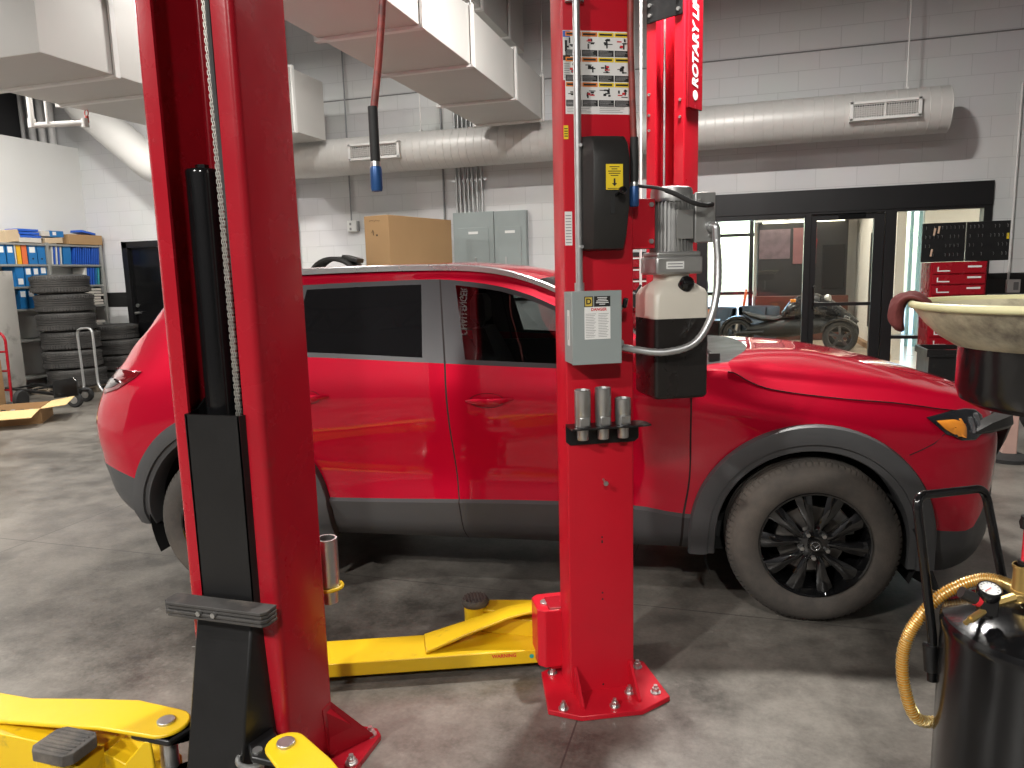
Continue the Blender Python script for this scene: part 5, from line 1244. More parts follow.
for sx in (-1, 1): MB().lathe([(0, -.03), (.11, -.03), (.12, -.02), (.12, .02), (.11, .03), (0, .03)], (sx*.24, .06, .12), (1, 0, 0), 24).build('wheel', M_rub, rh)
def carton(label, c, d, rz, m=M_card):
    t = thing('carton', label, 'box', c, rz); b = MB(); b.box((0, 0, d[2]/2), d); b.build('carton_body', m, t, smooth=0, bevel=.004)
    MB().box((0, 0, d[2]+.0006), (d[0]*.99, .05, .001)).build('packing_tape', mat('tan_tape', (.50, .36, .20), .35), t, smooth=0); return t
carton('large brown carton standing on the red hand truck', (-9.20, 6.86, .037), (.40, .38, .62), R(12))
carton('small brown carton on top of the carton on the red hand truck', (-9.20, 6.86, .66), (.34, .33, .28), R(8))
# flattened carton with open flap
fc = thing('open_carton', 'low opened carton with a pale flap lying on the floor at the left', 'box', (-8.18, 6.42, 0), R(38))
b = MB(); w_, l_, h_ = .78, .62, .17
b.box((0, 0, .004), (w_, l_, .008))
for sx in (-1, 1): b.box((sx*w_/2, 0, h_/2), (.007, l_, h_)); b.box((0, sx*l_/2, h_/2), (w_, .007, h_))
b.build('carton_body', M_card, fc, smooth=0)
b = MB(); b.prism([(-w_/2, -l_/2, h_), (w_/2, -l_/2, h_), (w_/2-.03, -l_/2-.30, h_-.05), (-w_/2+.03, -l_/2-.30, h_-.05)], (0, 0, .007)); b.build('carton_flap', M_card2, fc, smooth=0)
b = MB(); b.prism([(w_/2, -l_/2, h_), (w_/2, l_/2, h_), (w_/2+.26, l_/2-.03, h_+.04), (w_/2+.26, -l_/2+.03, h_+.02)], (0, 0, .007)); b.build('carton_flap', M_card2, fc, smooth=0)
for k in range(5):
    o = MB().bar((-8.30+.07*k, 6.30+.05*k, .03), (-8.42+.10*k, 6.56+.04*k, .10), .05, .035).build('spare_part', (M_blkm, M_alu)[k % 2], smooth=0, bevel=.006); tag(o, 'black or grey metal part lying in the opened carton', 'spare part', 'parts in the opened carton')

# ------------------------------------------------------------------ behind the car: rack with the tall carton and a black arch liner
rk2 = thing('storage_rack', 'steel storage rack hidden behind the car roof carrying the tall carton', 'rack', (-3.95, 7.85, 0))
for z in (1.53, .9, .2): MB().box((0, 0, z), (2.0, 1.05, .03)).build('rack_shelf', M_shelf, rk2, smooth=0)
for x in (-.97, .97):
    for y in (-.50, .50): MB().box((x, y, .76), (.05, .05, 1.52)).build('rack_post', M_shelf, rk2, smooth=0)
tc_ = thing('tall_carton', 'tall brown cardboard box on the rack behind the car roof', 'box', (-3.71, 7.6, 1.547), R(-13))
b = MB(); b.box((-.175, .62, .36), (.35, 1.24, .715)); b.build('carton_body', M_card, tc_, smooth=0, bevel=.005)
mk = MB()
rnd = random.Random(5)
for k in range(7): mk.bar((-.27+k*.022, -.0015, .655+rnd.uniform(-.008, .008)), (-.255+k*.022, -.0015, .665+rnd.uniform(-.008, .008)), .004, .001, (0, 1, 0))
mk.tube([(-.24, -.001, .53), (-.225, -.001, .56), (-.215, -.001, .53), (-.22, -.001, .50)], .003, 6); mk.box((-.17, -.001, .50), (.02, .001, .02)); mk.build('pen_marks', M_black, tc_, smooth=0)
al = thing('wheel_arch_liner', 'black moulded arch liner lying on the rack beside the tall carton', 'car part', (-4.28, 7.42, 1.547))
b = MB(); rows = []
for i in range(19):
    a = PI*i/18; r = .30
    rows.append([(r*math.cos(a)*1.05, y, max(.0, r*math.sin(a)*.85)+dz) for (y, dz) in ((-.14, -.03 if 2 < i < 16 else 0), (-.12, .015), (.12, .02), (.14, 0))])
b.grid(rows); b.build('liner_shell', M_plastblk, al, solid=.012); 
b = MB(); b.box((.20, .0, .24), (.20, .16, .05), (0, R(15), 0)); b.build('liner_bracket', M_plastblk, al, bevel=.01)
tag(MB().lathe([(0, .0), (.09, .0), (.10, .02), (.10, .10), (.06, .14), (0, .15)], (-4.70, 7.45, 1.547), (0, 0, 1), 20).build('filter_canister', M_card, bevel=0), 'small tan canister at the left foot of the black arch liner', 'canister')
# ------------------------------------------------------------------ the showroom beyond the glass
M_wood = mat('light_wood_floor', (.52, .42, .32), .30, 0, .12, 2.5, .08)
M_cream = mat('cream_showroom_wall', (.74, .70, .63), .6, 0, .03, 1)
SV = 17.6
struct(MB().box((1.0, (D+SV)/2+.15, -.1), (15, SV-D+.1, .2)).build('floor_showroom', M_wood, smooth=0))
struct(MB().box((1.0, (D+SV)/2+.1, 3.35), (15, SV-D-.2, .2)).build('ceiling_showroom', mat('white_ceiling', (.8, .79, .77), .7), smooth=0))
w = MB(); w.box((-6.4, (D+SV)/2, 1.65), (.2, SV-D-.4, 3.3)); struct(w.build('wall_showroom_left', M_cream, smooth=0))
w = MB(); w.box((8.4, (D+SV)/2, 1.65), (.2, SV-D-.4, 3.3)); struct(w.build('wall_showroom_right', M_cream, smooth=0))
# far wall: window band on the left, display wall on the right
w = MB(); w.box((-3.0, SV, .18), (6.8, .2, .36)); w.box((-3.0, SV, 3.05), (6.8, .2, .5)); w.box((1.55, SV, 1.65), (2.3, .2, 3.3)); w.box((6.5, SV, 1.65), (3.8, .2, 3.3)); w.box((3.65, SV, 3.15), (1.9, .2, .3)); struct(w.build('wall_showroom_back', M_cream, smooth=0))
wf = MB()
for u in (-6.2, -4.4, -2.6, -1.35, -.42, .34): wf.box((u, SV, 1.6), (.09, .12, 2.5))
for z in (.38, 1.0, 2.30, 2.79): wf.box((-2.9, SV, z), (6.6, .10, .07))
wfo = struct(wf.build('window_2', M_frame, smooth=0))
MB().box((-2.9, SV+.03, 1.58), (6.6, .008, 2.4)).build('window_pane', M_pane, wfo, smooth=0)
# side partition with picture, white-lit windows behind the right pane
struct(MB().box((2.55, 15.4, 1.65), (.14, 4.2, 3.3)).build('wall_showroom_side', M_cream, smooth=0))
M_teal = mat('pale_teal_frame', (.30, .52, .56), .4, 0, .05)
wf = MB()
for u in (2.95, 3.16, 3.30): wf.box((u, 15.6, 1.5), (.05, .10, 3.0))
wfo = struct(wf.build('window_3', M_teal, smooth=0)); MB().box((3.1, 15.6, 1.5), (.4, .008, 3.0)).build('window_pane', M_pane, wfo, smooth=0)
w = MB(); w.box((5.8, 15.6, 1.65), (4.9, .16, 3.3)); struct(w.build('wall_showroom_inner', M_cream, smooth=0))
struct(MB().box((5.5, SV+.0, 1.65), (.1, .1, 3.3)).build('trim_3', M_cream, smooth=0))
# outside ground beyond the windows
struct(MB().box((-3, SV+12, -.15), (30, 24, .2)).build('ground_outside', mat('pale_pavement', (.55, .55, .53), .8, 0, .1, 2), smooth=0))
# display wall: glass case with posters over a wood counter
dc = thing('display_case', 'dark glazed display wall behind the black three-wheeler', 'display case', (1.35, SV-.55, 0))
MB().box((0, .1, 1.72), (1.78, .5, 1.55)).build('case_back', mat('dim_case_interior', (.012, .010, .010), .5, 0, .3, 2.0, .1), dc, smooth=0)
MB().box((0, .05, .48), (1.85, .62, .94)).build('counter', mat('red_brown_counter', (.10, .035, .024), .35, 0, .15, 4, .08), dc, smooth=0, bevel=.01)
MB().box((0, -.02, 2.56), (1.9, .7, .10)).build('canopy', M_wpaint, dc, smooth=0)
MB().box((-.55, -.16, 2.05), (.62, .02, .62)).build('poster', mat('blurred_poster', (.13, .09, .10), .3, 0, .6, 7), dc, smooth=0)
MB().box((.05, -.165, 2.0), (.46, .02, .75)).build('poster', mat('dusky_pink_poster', (.20, .09, .09), .3, 0, .3, 4), dc, smooth=0)
MB().box((.18, -.18, 1.62), (.12, .03, 1.05), (0, R(6), 0)).build('red_banner', mat('dark_red_banner', (.24, .02, .02), .5), dc, smooth=0)
MB().box((.62, -.17, 1.55), (.42, .02, .9)).build('poster', mat('near_black_poster', (.012, .011, .011), .25, 0, .5, 5), dc, smooth=0)
MB().box((.0, -.25, 2.50), (1.6, .05, .03)).build('strip_light', mat('strip_glow', (.9, .85, .7), .4, emit=(1, .88, .66), estr=6), dc, smooth=0)
o = MB().box((2.38, SV-.16, 1.4), (.20, .06, 2.8)).build('door_jamb_panel', M_wpaint, smooth=0); tag(o, 'pale pillar right of the dark display wall in the showroom', 'pillar')
o = MB(); o.box((2.46, 15.35, 1.28), (.05, .14, 1.75)); o = o.build('black_banner', M_blkm, smooth=0); tag(o, 'tall narrow black panel on the cream showroom wall', 'panel')
pf = thing('wall_picture', 'grey framed picture on the cream showroom wall right of the glass door', 'picture', (2.47, 14.3, 1.35))
MB().box((0, 0, .38), (.03, .85, .76)).build('picture_frame', M_lgrey, pf, smooth=0); MB().box((-.018, 0, .38), (.004, .79, .70)).build('picture_print', mat('grey_print_art', (.30, .29, .28), .4, 0, .5, 4), pf, smooth=0)
o = MB().box((2.44, 15.4, .05), (.08, 4.2, .10)).build('baseboard_showroom', mat('wood_skirting', (.36, .22, .12), .5), smooth=0); struct(o)
# tub chairs, a low stand with an orange card, cabinet
M_tub = mat('blue_grey_upholstery', (.055, .075, .10), .7, 0, .15, 20)
def tub(c, rz, label):
    t = thing('tub_chair', label, 'armchair', c, rz, 'tub chairs in the showroom')
    b = MB(); rows = []
    for z, r in ((.10, .36), (.42, .40), (.72, .42), (.76, .40), (.74, .34), (.45, .30)): rows.append([(r*math.cos(a), r*math.sin(a), z) for a in [R(q) for q in np.linspace(-40, 220, 22)]])
    b.grid(rows); b.build('shell', M_tub, t); MB().lathe([(0, .12), (.33, .12), (.34, .40), (.30, .46), (0, .47)], (0, 0, 0), (0, 0, 1), 26).build('seat', M_tub, t)
    for (x, y) in ((.24, .24), (-.24, .24), (.24, -.24), (-.24, -.24)): MB().cyl((x, y, 0), (x*.95, y*.95, .13), .018, 8, .022).build('leg', M_blkm, t)
tub((-.36, 16.0, 0), R(20), 'blue grey tub chair nearest the showroom windows'); tub((.50, 16.35, 0), R(-30), 'blue grey tub chair behind the seat of the three-wheeler')
t = thing('side_cabinet', 'low black cabinet left of the three-wheeler with an orange card on it', 'cabinet', (-.62, 14.0, 0))
MB().box((0, 0, .33), (.75, .45, .62)).build('cabinet_body', M_blkm, t, smooth=0, bevel=.006)
for sx in (-1, 1): MB().box((sx*.185, -.232, .33), (.34, .015, .52)).build('cabinet_door', M_blk, t, smooth=0)
for sx in (-1, 1): MB().box((sx*.3, 0, .01), (.06, .4, .02)).build('cabinet_foot', M_blkm, t, smooth=0)
o = MB().box((-.55, 13.95, .74), (.42, .03, .19), (R(-12), 0, 0)).build('price_card', mat('orange_card', (.75, .22, .06), .5, 0, .3, 14), smooth=0); tag(o, 'orange card standing on the low black cabinet', 'card')
t = thing('moulded_seat', 'orange moulded chair by the bright showroom window', 'chair', (.02, 16.9, 0))
MB().box((0, 0, .46), (.42, .42, .04)).build('seat', mat('orange_plastic', (.65, .12, .03), .4), t, bevel=.012); MB().box((.18, .0, .80), (.05, .42, .62), (0, R(8), 0)).build('backrest', mat('orange_plastic', (.65, .12, .03)), t, bevel=.015)
for (x, y) in ((.18, .18), (-.18, .18), (.18, -.18), (-.18, -.18)): MB().cyl((x, y, 0), (x, y, .45), .015, 8).build('leg', M_steel, t)

# ---- black three-wheeler: two wheels in front
M_moto = mat('dark_moto_body', (.008, .008, .010), .28, .1, .2, 8, .08, coat=.4)
M_motom = mat('matte_moto_plastic', (.012, .012, .012), .55, 0, .2, 8, .08)
F0 = Vector((1.93, 14.82, 0)); B0_ = Vector((.08, 15.12, 0)); hd = (F0-B0_); Lw = hd.length; ang = math.atan2(hd.y, hd.x)
mo = thing('three_wheeler', 'black three-wheeled motorcycle parked in the showroom behind the glass', 'motorcycle', (B0_.x, B0_.y, 0), ang)
# local: x forward from the rear axle, y left, front axle at x = Lw-.10
fx_ = Lw-.02
def mwheel(x, y, r, w_, spokes, nm='wheel'):
    b = MB(); b.lathe([(r*.70, -w_*.40), (r*.80, -w_*.5), (r*.93, -w_*.48), (r, -w_*.25), (r, w_*.25), (r*.93, w_*.48), (r*.80, w_*.5), (r*.70, w_*.40)], (x, y, r), (0, 1, 0), 44); wo = b.build(nm, M_rub, mo)
    b = MB(); b.lathe([(r*.71, -w_*.42), (r*.66, -w_*.40), (r*.64, 0), (r*.66, w_*.40), (r*.71, w_*.42)], (x, y, r), (0, 1, 0), 44); b.lathe([(0, -w_*.35), (r*.16, -w_*.33), (r*.18, 0), (r*.16, w_*.33), (0, w_*.35)], (x, y, r), (0, 1, 0), 24); b.build('rim', mat('grey_moto_rim', (.10, .10, .105), .3, .6, .1), wo)
    b = MB()
    for k in range(spokes):
        a = 2*PI*k/spokes+.3; c, s_ = math.cos(a), math.sin(a)
        b.prism([(x+r*.12*c-s_*r*.07, y-w_*.30, r+r*.12*s_+c*r*.07), (x+r*.68*c-s_*r*.12, y-w_*.36, r+r*.68*s_+c*r*.12), (x+r*.68*c+s_*r*.02, y-w_*.36, r+r*.68*s_-c*r*.02), (x+r*.12*c+s_*r*.07, y-w_*.30, r+r*.12*s_-c*r*.07)], (0, w_*.18, 0))
    b.build('spokes', mat('grey_moto_rim', (.16, .16, .165)), wo, smooth=0)
mwheel(0, 0, .295, .22, 6, 'rear_wheel'); mwheel(fx_, -.50, .295, .16, 5, 'front_wheel'); mwheel(fx_, .62, .295, .16, 5, 'front_wheel')
def fender(x, y, r, w_, a0, a1):
    b = MB(); rows = []
    for q in np.linspace(a0, a1, 14):
        a = R(q); rows.append([(x+(r+dr)*math.cos(a), y+dy, .295+(r+dr)*math.sin(a)) for (dy, dr) in ((-w_/2, -.03), (-w_/2, .01), (-w_*.2, .025), (w_*.2, .025), (w_/2, .01), (w_/2, -.03))])
    b.grid(rows); b.build('fender', M_moto, mo, solid=.01)
fender(fx_, -.50, .325, .19, 35, 165); fender(fx_, .62, .325, .19, 35, 165); fender(0, 0, .33, .24, 40, 190)
b = MB(); rings = []
for (x, z, w_, h_) in ((.18, .38, .24, .16), (.45, .38, .36, .28), (.85, .42, .46, .38), (1.2, .44, .46, .34), (1.5, .48, .44, .32), (1.8, .46, .34, .24), (2.02, .40, .20, .12)):
    rings.append([(x, w_/2*math.cos(a), z+h_/2*math.sin(a)) for a in [2*PI*i/14 for i in range(14)]])
b.loft(rings); b.build('lower_body', M_motom, mo)
b = MB(); rings = []
for (x, z, w_, h_) in ((.80, .62, .22, .20), (.95, .74, .38, .40), (1.15, .82, .48, .48), (1.42, .83, .52, .48), (1.68, .75, .46, .40), (1.92, .62, .36, .28), (2.12, .52, .18, .12)):
    rings.append([(x, w_/2*math.cos(a), z+h_/2*math.sin(a)) for a in [2*PI*i/14 for i in range(14)]])
b.loft(rings); b.build('fairing', M_moto, mo)
b = MB(); rings = []
for (x, z, w_, h_) in ((.08, .72, .10, .05), (.22, .66, .24, .10), (.45, .60, .30, .12), (.70, .58, .28, .12), (.92, .66, .22, .10)):
    rings.append([(x, w_/2*math.cos(a), z+h_/2*math.sin(a)) for a in [2*PI*i/14 for i in range(14)]])
b.loft(rings); b.build('seat', M_motom, mo)
b = MB(); b.tube([(1.18, -.40, 1.02), (1.28, -.30, 1.05), (1.36, 0, 1.02), (1.28, .30, 1.05), (1.18, .40, 1.02)], .016, 8); bo = b.build('handlebar', M_blk, mo)
for sy in (-1, 1): MB().cyl((1.20, sy*.37, 1.025), (1.14, sy*.47, 1.01), .022, 10).build('grip', M_rub, bo)
b = MB(); b.lathe([(0, -.05), (.06, -.05), (.07, .0), (.06, .03), (0, .035)], (1.62, -.12, .98), (1, -.5, .1), 16); b.build('mirror', M_steel, mo)
for sy in (-1, 1): MB().box((1.95, sy*.14, .62), (.10, .10, .06), (0, R(25), 0)).build('headlamp', M_lampin, mo, bevel=.01)
MB().box((1.02, -.22, .94), (.10, .05, .06)).build('turn_signal', M_amber, mo, bevel=.01)
for sy in (-1, 1):
    b = MB(); b.tube([(fx_-.25, sy*.12, .38), (fx_, sy*.50 if sy < 0 else .60, .30)], .022, 8); b.tube([(fx_+.06, sy*.12, .30), (fx_, sy*.50 if sy < 0 else .60, .24)], .018, 8); b.build('suspension_arm', M_motom, mo)
b = MB(); b.tube([(.0, -.14, .30), (.5, -.18, .34)], .035, 10); b.tube([(.0, .14, .30), (.5, .18, .34)], .035, 10); b.build('swing_fork', M_motom, mo)

# ---- person standing by the far windows
pr_ = thing('person', 'person in a dark blue checked top standing by the showroom windows', 'person', (-.80, 17.0, 0), R(-25))
def skinned(name, nodes, edges, m, parent, sub=1):
    me = bpy.data.meshes.new(name); me.from_pydata([n[0] for n in nodes], edges, []); me.materials.append(m)
    o = bpy.data.objects.new(name, me); COL.objects.link(o); o.parent = parent
    md = o.modifiers.new('skin', 'SKIN'); md.use_smooth_shade = True
    for i, n in enumerate(nodes): me.skin_vertices[0].data[i].radius = n[1]; me.skin_vertices[0].data[i].use_root = (i == 0)
    sb = o.modifiers.new('sub', 'SUBSURF'); sb.levels = sub; sb.render_levels = sub
    return o
M_skin = mat('skin_tone', (.55, .34, .25), .5, 0, .04, 30)
N_ = [((0, 0, .93), (.15, .11)), ((0, 0, 1.15), (.14, .10)), ((0, 0, 1.36), (.17, .11)), ((0, 0, 1.46), (.06, .06)), ((0, -.01, 1.52), (.055, .055)), ((0, -.02, 1.60), (.075, .095)), ((0, -.015, 1.68), (.065, .08)),
      ((-.17, 0, 1.40), (.06, .06)), ((-.21, .01, 1.14), (.045, .045)), ((-.18, -.12, .93), (.035, .035)), ((.17, 0, 1.40), (.06, .06)), ((.21, .01, 1.14), (.045, .045)), ((.20, -.08, .90), (.035, .035)),
      ((-.09, 0, .86), (.095, .095)), ((-.10, -.01, .48), (.065, .065)), ((-.10, .01, .09), (.045, .045)), ((-.11, -.14, .04), (.035, .03)), ((.09, 0, .86), (.095, .095)), ((.10, -.01, .48), (.065, .065)), ((.10, .01, .09), (.045, .045)), ((.11, -.14, .04), (.035, .03))]
skinned('body', N_, [(0, 1), (1, 2), (2, 3), (3, 4), (4, 5), (5, 6), (2, 7), (7, 8), (8, 9), (2, 10), (10, 11), (11, 12), (0, 13), (13, 14), (14, 15), (15, 16), (0, 17), (17, 18), (18, 19), (19, 20)], M_skin, pr_)
sh_ = [((0, 0, .92), (.165, .125)), ((0, 0, 1.15), (.155, .115)), ((0, 0, 1.36), (.185, .125)), ((0, 0, 1.44), (.08, .08)), ((-.17, 0, 1.40), (.075, .075)), ((-.21, .01, 1.14), (.058, .058)), ((-.19, -.09, .98), (.048, .048)), ((.17, 0, 1.40), (.075, .075)), ((.21, .01, 1.14), (.058, .058)), ((.205, -.06, .96), (.048, .048))]
skinned('shirt', sh_, [(0, 1), (1, 2), (2, 3), (2, 4), (4, 5), (5, 6), (2, 7), (7, 8), (8, 9)], mat('blue_checked_shirt', (.05, .045, .10), .8, 0, .7, 40), pr_)
tr_ = [((0, 0, .92), (.16, .12)), ((-.09, 0, .84), (.11, .11)), ((-.10, -.01, .48), (.082, .082)), ((-.10, .01, .12), (.065, .065)), ((.09, 0, .84), (.11, .11)), ((.10, -.01, .48), (.082, .082)), ((.10, .01, .12), (.065, .065))]
skinned('trousers', tr_, [(0, 1), (1, 2), (2, 3), (0, 4), (4, 5), (5, 6)], mat('dark_trousers', (.03, .03, .035), .8), pr_)
b = MB(); b.lathe([(.0, .135), (.06, .12), (.092, .06), (.098, .0), (.085, -.05), (.06, -.06)], (0, .012, 1.645), (0, .25, 1), 18); b.build('hair', mat('auburn_hair', (.16, .05, .025), .6, 0, .3, 60), pr_)
b = MB(); b.lathe([(0, .02), (.012, .012), (.016, -.01), (0, -.02)], (0, -.115, 1.61), (0, 0, 1), 8); b.build('nose', M_skin, pr_)
for sx in (-1, 1): MB().lathe([(0, .008), (.011, .004), (.011, -.004), (0, -.008)], (sx*.03, -.098, 1.638), (0, 1, 0), 10).build('eye', M_black, pr_)

# ---- things standing before the glass on the workshop side
tcab = thing('tool_cabinet', 'tall red drawer cabinet under the black key boards right of the glass door', 'tool cabinet', (2.28, 8.95, 0))
MB().box((0, .20, .80), (.53, .42, 1.56)).build('cabinet_case', M_redd, tcab, smooth=0, bevel=.006)
for k in range(13):
    z = .10+k*.113
    d = MB(); d.box((.0, -.018, z+.053), (.50, .020, .100)); do = d.build('drawer', M_redd, tcab, smooth=0, bevel=.004)
    b = MB(); b.prism([(-.206, -.0305, z+.025), (-.085, -.0305, z+.025), (-.085, -.0305, z+.037), (-.194, -.0305, z+.037), (-.194, -.0305, z+.075), (-.206, -.0305, z+.075)], (0, .002, 0)); b.build('drawer_mark', M_white, do, smooth=0); MB().box((.145, -.0295, z+.072), (.13, .002, .020)).build('drawer_label', M_white, do, smooth=0)
for sx in (-1, 1): MB().box((sx*.22, .2, .01), (.06, .36, .02)).build('cabinet_foot', M_blkm, tcab, smooth=0)
for (u0, u1, lab, sd_) in ((1.925, 2.335, 'left black key board with hooks and hanging keys on the red cabinet', 4), (2.343, 2.745, 'right black key board with rows of hooks and a yellow tag', 8)):
    t = thing('key_board', lab, 'key board', ((u0+u1)/2, 8.98, 1.585)); w_ = u1-u0
    MB().box((0, .015, .205), (w_, .03, .41)).build('board', M_blkm, t, smooth=0, bevel=.003)
    rnd = random.Random(sd_)
    for r in range(4):
        hk = MB()
        for k in range(10):
            if rnd.random() < .25: continue
            x = -w_/2+.03+k*(w_-.06)/9; z = .07+r*.095
            hk.tube([(x, -.001, z+.02), (x+.002, -.015, z+.012), (x, -.02, z-.008), (x, -.014, z-.012)], .0022, 6)
        hk.build('hook_row', M_steel, t, smooth=40)
    b = MB()
    if sd_ == 4:
        for (x, z, m_) in ((-.10, .28, 0), (-.06, .30, 0), (-.12, .06, 0)): b.bar((x, -.02, z), (x+.01, -.02, z+.075), .018, .004, (0, 1, 0))
        b.build('hanging_keys', mat('tan_tag', (.60, .42, .30), .5), t, smooth=0)
    else:
        b.box((w_/2-.02, -.004, .25), (.022, .004, .06)); b.build('yellow_tag', M_lyel, t, smooth=0)
bc = thing('tool_trolley', 'low black tool trolley with red-handled tools on its tray behind the bonnet', 'tool trolley', (2.06, 7.9, 0))
MB().box((0, .25, .40), (.50, .50, .56)).build('trolley_body', M_blkm, bc, smooth=0, bevel=.008)
b = MB()
for (x, y, w_, d_) in ((0, 0, .54, .02), (0, .5, .54, .02), (-.26, .25, .02, .52), (.26, .25, .02, .52)): b.box((x, y, .715), (w_, d_, .07))
b.box((0, .25, .685), (.54, .52, .012)); b.build('tray', M_blkm, bc, smooth=0, bevel=.004)
for (x, y) in ((-.2, .05), (.2, .05), (-.2, .45), (.2, .45)): MB().lathe([(0, -.02), (.05, -.02), (.06, 0), (.05, .02), (0, .02)], (x, y, .06), (1, 0, 0), 18).build('castor', M_rub, bc)
for sx in (-1, 1): MB().bar((sx*.2, .25, .06), (sx*.2, .25, .14), .03, .4, (0, 1, 0)).build('castor_bracket', M_steel, bc, smooth=0)
for k, (x, y, a) in enumerate(((2.10, 8.08, .5), (2.18, 8.16, .9), (2.01, 8.2, .2))):
    t = thing('screwdriver', 'red handled hand tool lying in the black trolley tray', 'hand tool', (x, y, .706), a, 'tools in the trolley tray'); MB().cyl((0, 0, 0), (.11, 0, .0), .014, 10).build('grip', M_lred, t); MB().cyl((.11, 0, 0), (.22, 0, 0), .004, 8).build('shaft', M_steel, t)
o = MB().lathe([(0, 0), (.03, 0), (.032, .01), (.032, .09), (.012, .11), (.012, .14), (0, .14)], (2.10, 7.955, .691), (0, 0, 1), 16).build('spray_bottle', M_white); tag(o, 'small white bottle in the black trolley tray', 'bottle')
t = thing('tool_chest', 'red and black tool chest against the back wall beyond the motor', 'tool cabinet', (-1.05, 9.2, 0))
MB().box((0, .25, .92), (.52, .5, 1.76)).build('chest_case', M_blkm, t, smooth=0, bevel=.006)
for k in range(12):
    d = MB(); d.box((0, -.012, .14+k*.14), (.49, .022, .125)); do = d.build('drawer', M_redd if k > 8 else M_blkm, t, smooth=0, bevel=.003); MB().box((0, -.03, .185+k*.14), (.40, .014, .018)).build('drawer_pull', M_wpaint, do, smooth=0)
for sx in (-1, 1): MB().box((sx*.2, .25, .02), (.08, .4, .04)).build('chest_foot', M_blkm, t, smooth=0)
ss = thing('shop_stand', 'pale pink painted stand with black foot in front of the car nose', 'stand', (2.12, 6.62, 0))
MB().box((0, 0, .52), (.10, .08, .98)).build('post', mat('worn_pink_paint', (.50, .32, .27), .5, 0, .2, 6, dirt=(.6, .5, .45), dirt_scale=5), ss, bevel=.006); MB().lathe([(0, 0), (.17, 0), (.17, .03), (.08, .06), (0, .06)], (0, 0, 0), (0, 0, 1), 24).build('foot', M_rub, ss); MB().box((0, 0, 1.02), (.3, .2, .03)).build('top_plate', M_blkm, ss, smooth=0)
t = thing('wheel_dolly', 'black wheel with silver hub on the floor behind the pink stand', 'wheel', (2.72, 7.7, 0))
MB().lathe([(.10, -.06), (.20, -.065), (.23, -.03), (.23, .03), (.20, .065), (.10, .06)], (0, 0, .23), (.5, -1, 0), 32).build('tyre', M_rub, t); MB().lathe([(0, -.05), (.05, -.06), (.12, -.04), (.12, .04), (0, .05)], (0, 0, .23), (.5, -1, 0), 24).build('hub', M_alu, t)

# unseen ceiling panels added to brighten the showroom interior
for k, (u, v) in enumerate(((-3.5, 13.0), (.6, 12.6), (1.0, 15.2), (4.6, 13.2), (-2.6, 16.0), (3.9, 16.6))):
    t = thing('showroom_fill_light', 'square ceiling panel added to light the showroom', 'light', (u, v, 3.25), 0, 'ceiling panels added to light the showroom')
    MB().box((0, 0, -.015), (1.2, .6, .03)).build('panel_frame', M_wpaint, t, smooth=0); MB().box((0, 0, -.033), (1.12, .52, .004)).build('diffuser', mat('warm_diffuser', (.9, .9, .9), .4, emit=(1, .90, .76), estr=6), t, smooth=0)
    l = bpy.data.lights.new('lamp', 'AREA'); l.shape = 'RECTANGLE'; l.size = 1.1; l.size_y = .5; l.energy = 42; l.color = (1, .94, .86)
    o = bpy.data.objects.new('lamp', l); COL.objects.link(o); o.parent = t; o.location = (0, 0, -.05)
# ------------------------------------------------------------------ hanging air hoses
M_hose = mat('dirty_red_hose', (.33, .055, .045), .5, 0, .35, 30, .1, dirt=(.10, .035, .03), dirt_scale=18, dirt_lo=.45, dirt_hi=.65)
M_cblue = mat('blue_anodised_coupler', (.025, .09, .26), .35, .3, .15, 20)
def air_hose(p, ztip, label, lean, wear):
    t = thing('air_hose', label, 'hose', (p[0], p[1], ztip)); L_ = HC-ztip
    x = Vector(lean)
    b = MB(); b.tube(spline([x*(.0)+Vector((0, 0, .20)), x*.5+Vector((0, 0, .38)), x*.85+Vector((0, 0, .56)), x*1.0+Vector((.004, 0, .85)), x*1.0+Vector((0, 0, 1.6)), x+Vector((0, 0, L_-.3))], 8), .0105, 12); b.build('hose_tube', wear, t)
    MB().lathe([(0, .225), (.0135, .225), (.0135, .085), (.0125, .075), (0, .075)], (0, 0, 0), (0, 0, 1), 16).build('bend_sleeve', M_rub, t)
    MB().lathe([(0, .085), (.011, .085), (.0135, .078), (.0135, .06), (0, .06)], (0, 0, 0), (0, 0, 1), 16).build('coupler_nut', M_steel, t)
    MB().lathe([(0, .066), (.0145, .066), (.0165, .058), (.0165, .008), (.0145, .0), (.008, .0), (.008, .02)], (0, 0, 0), (0, 0, 1), 20).build('coupler', M_cblue, t)
    rl = MB(); rl.lathe([(.05, -.06), (.17, -.06), (.17, -.05), (.08, -.05), (.08, .05), (.17, .05), (.17, .06), (.05, .06)], (x.x, x.y+.12, L_-.2), (1, 0, 0), 28); rl.box((x.x, x.y+.12, L_-.06), (.16, .1, .12)); rl.build('hose_reel', M_redd, t, smooth=35)
air_hose((-.957, 1.90), 1.818, 'red air hose with blue coupler hanging left of the middle column', (.045, .03, 0), M_hose)
q = mw(.108, -.052, 0)
air_hose((q.x, q.y), 1.795, 'darker red air hose hanging down in front of the middle column', (-.012, -.01, 0), M_hose)
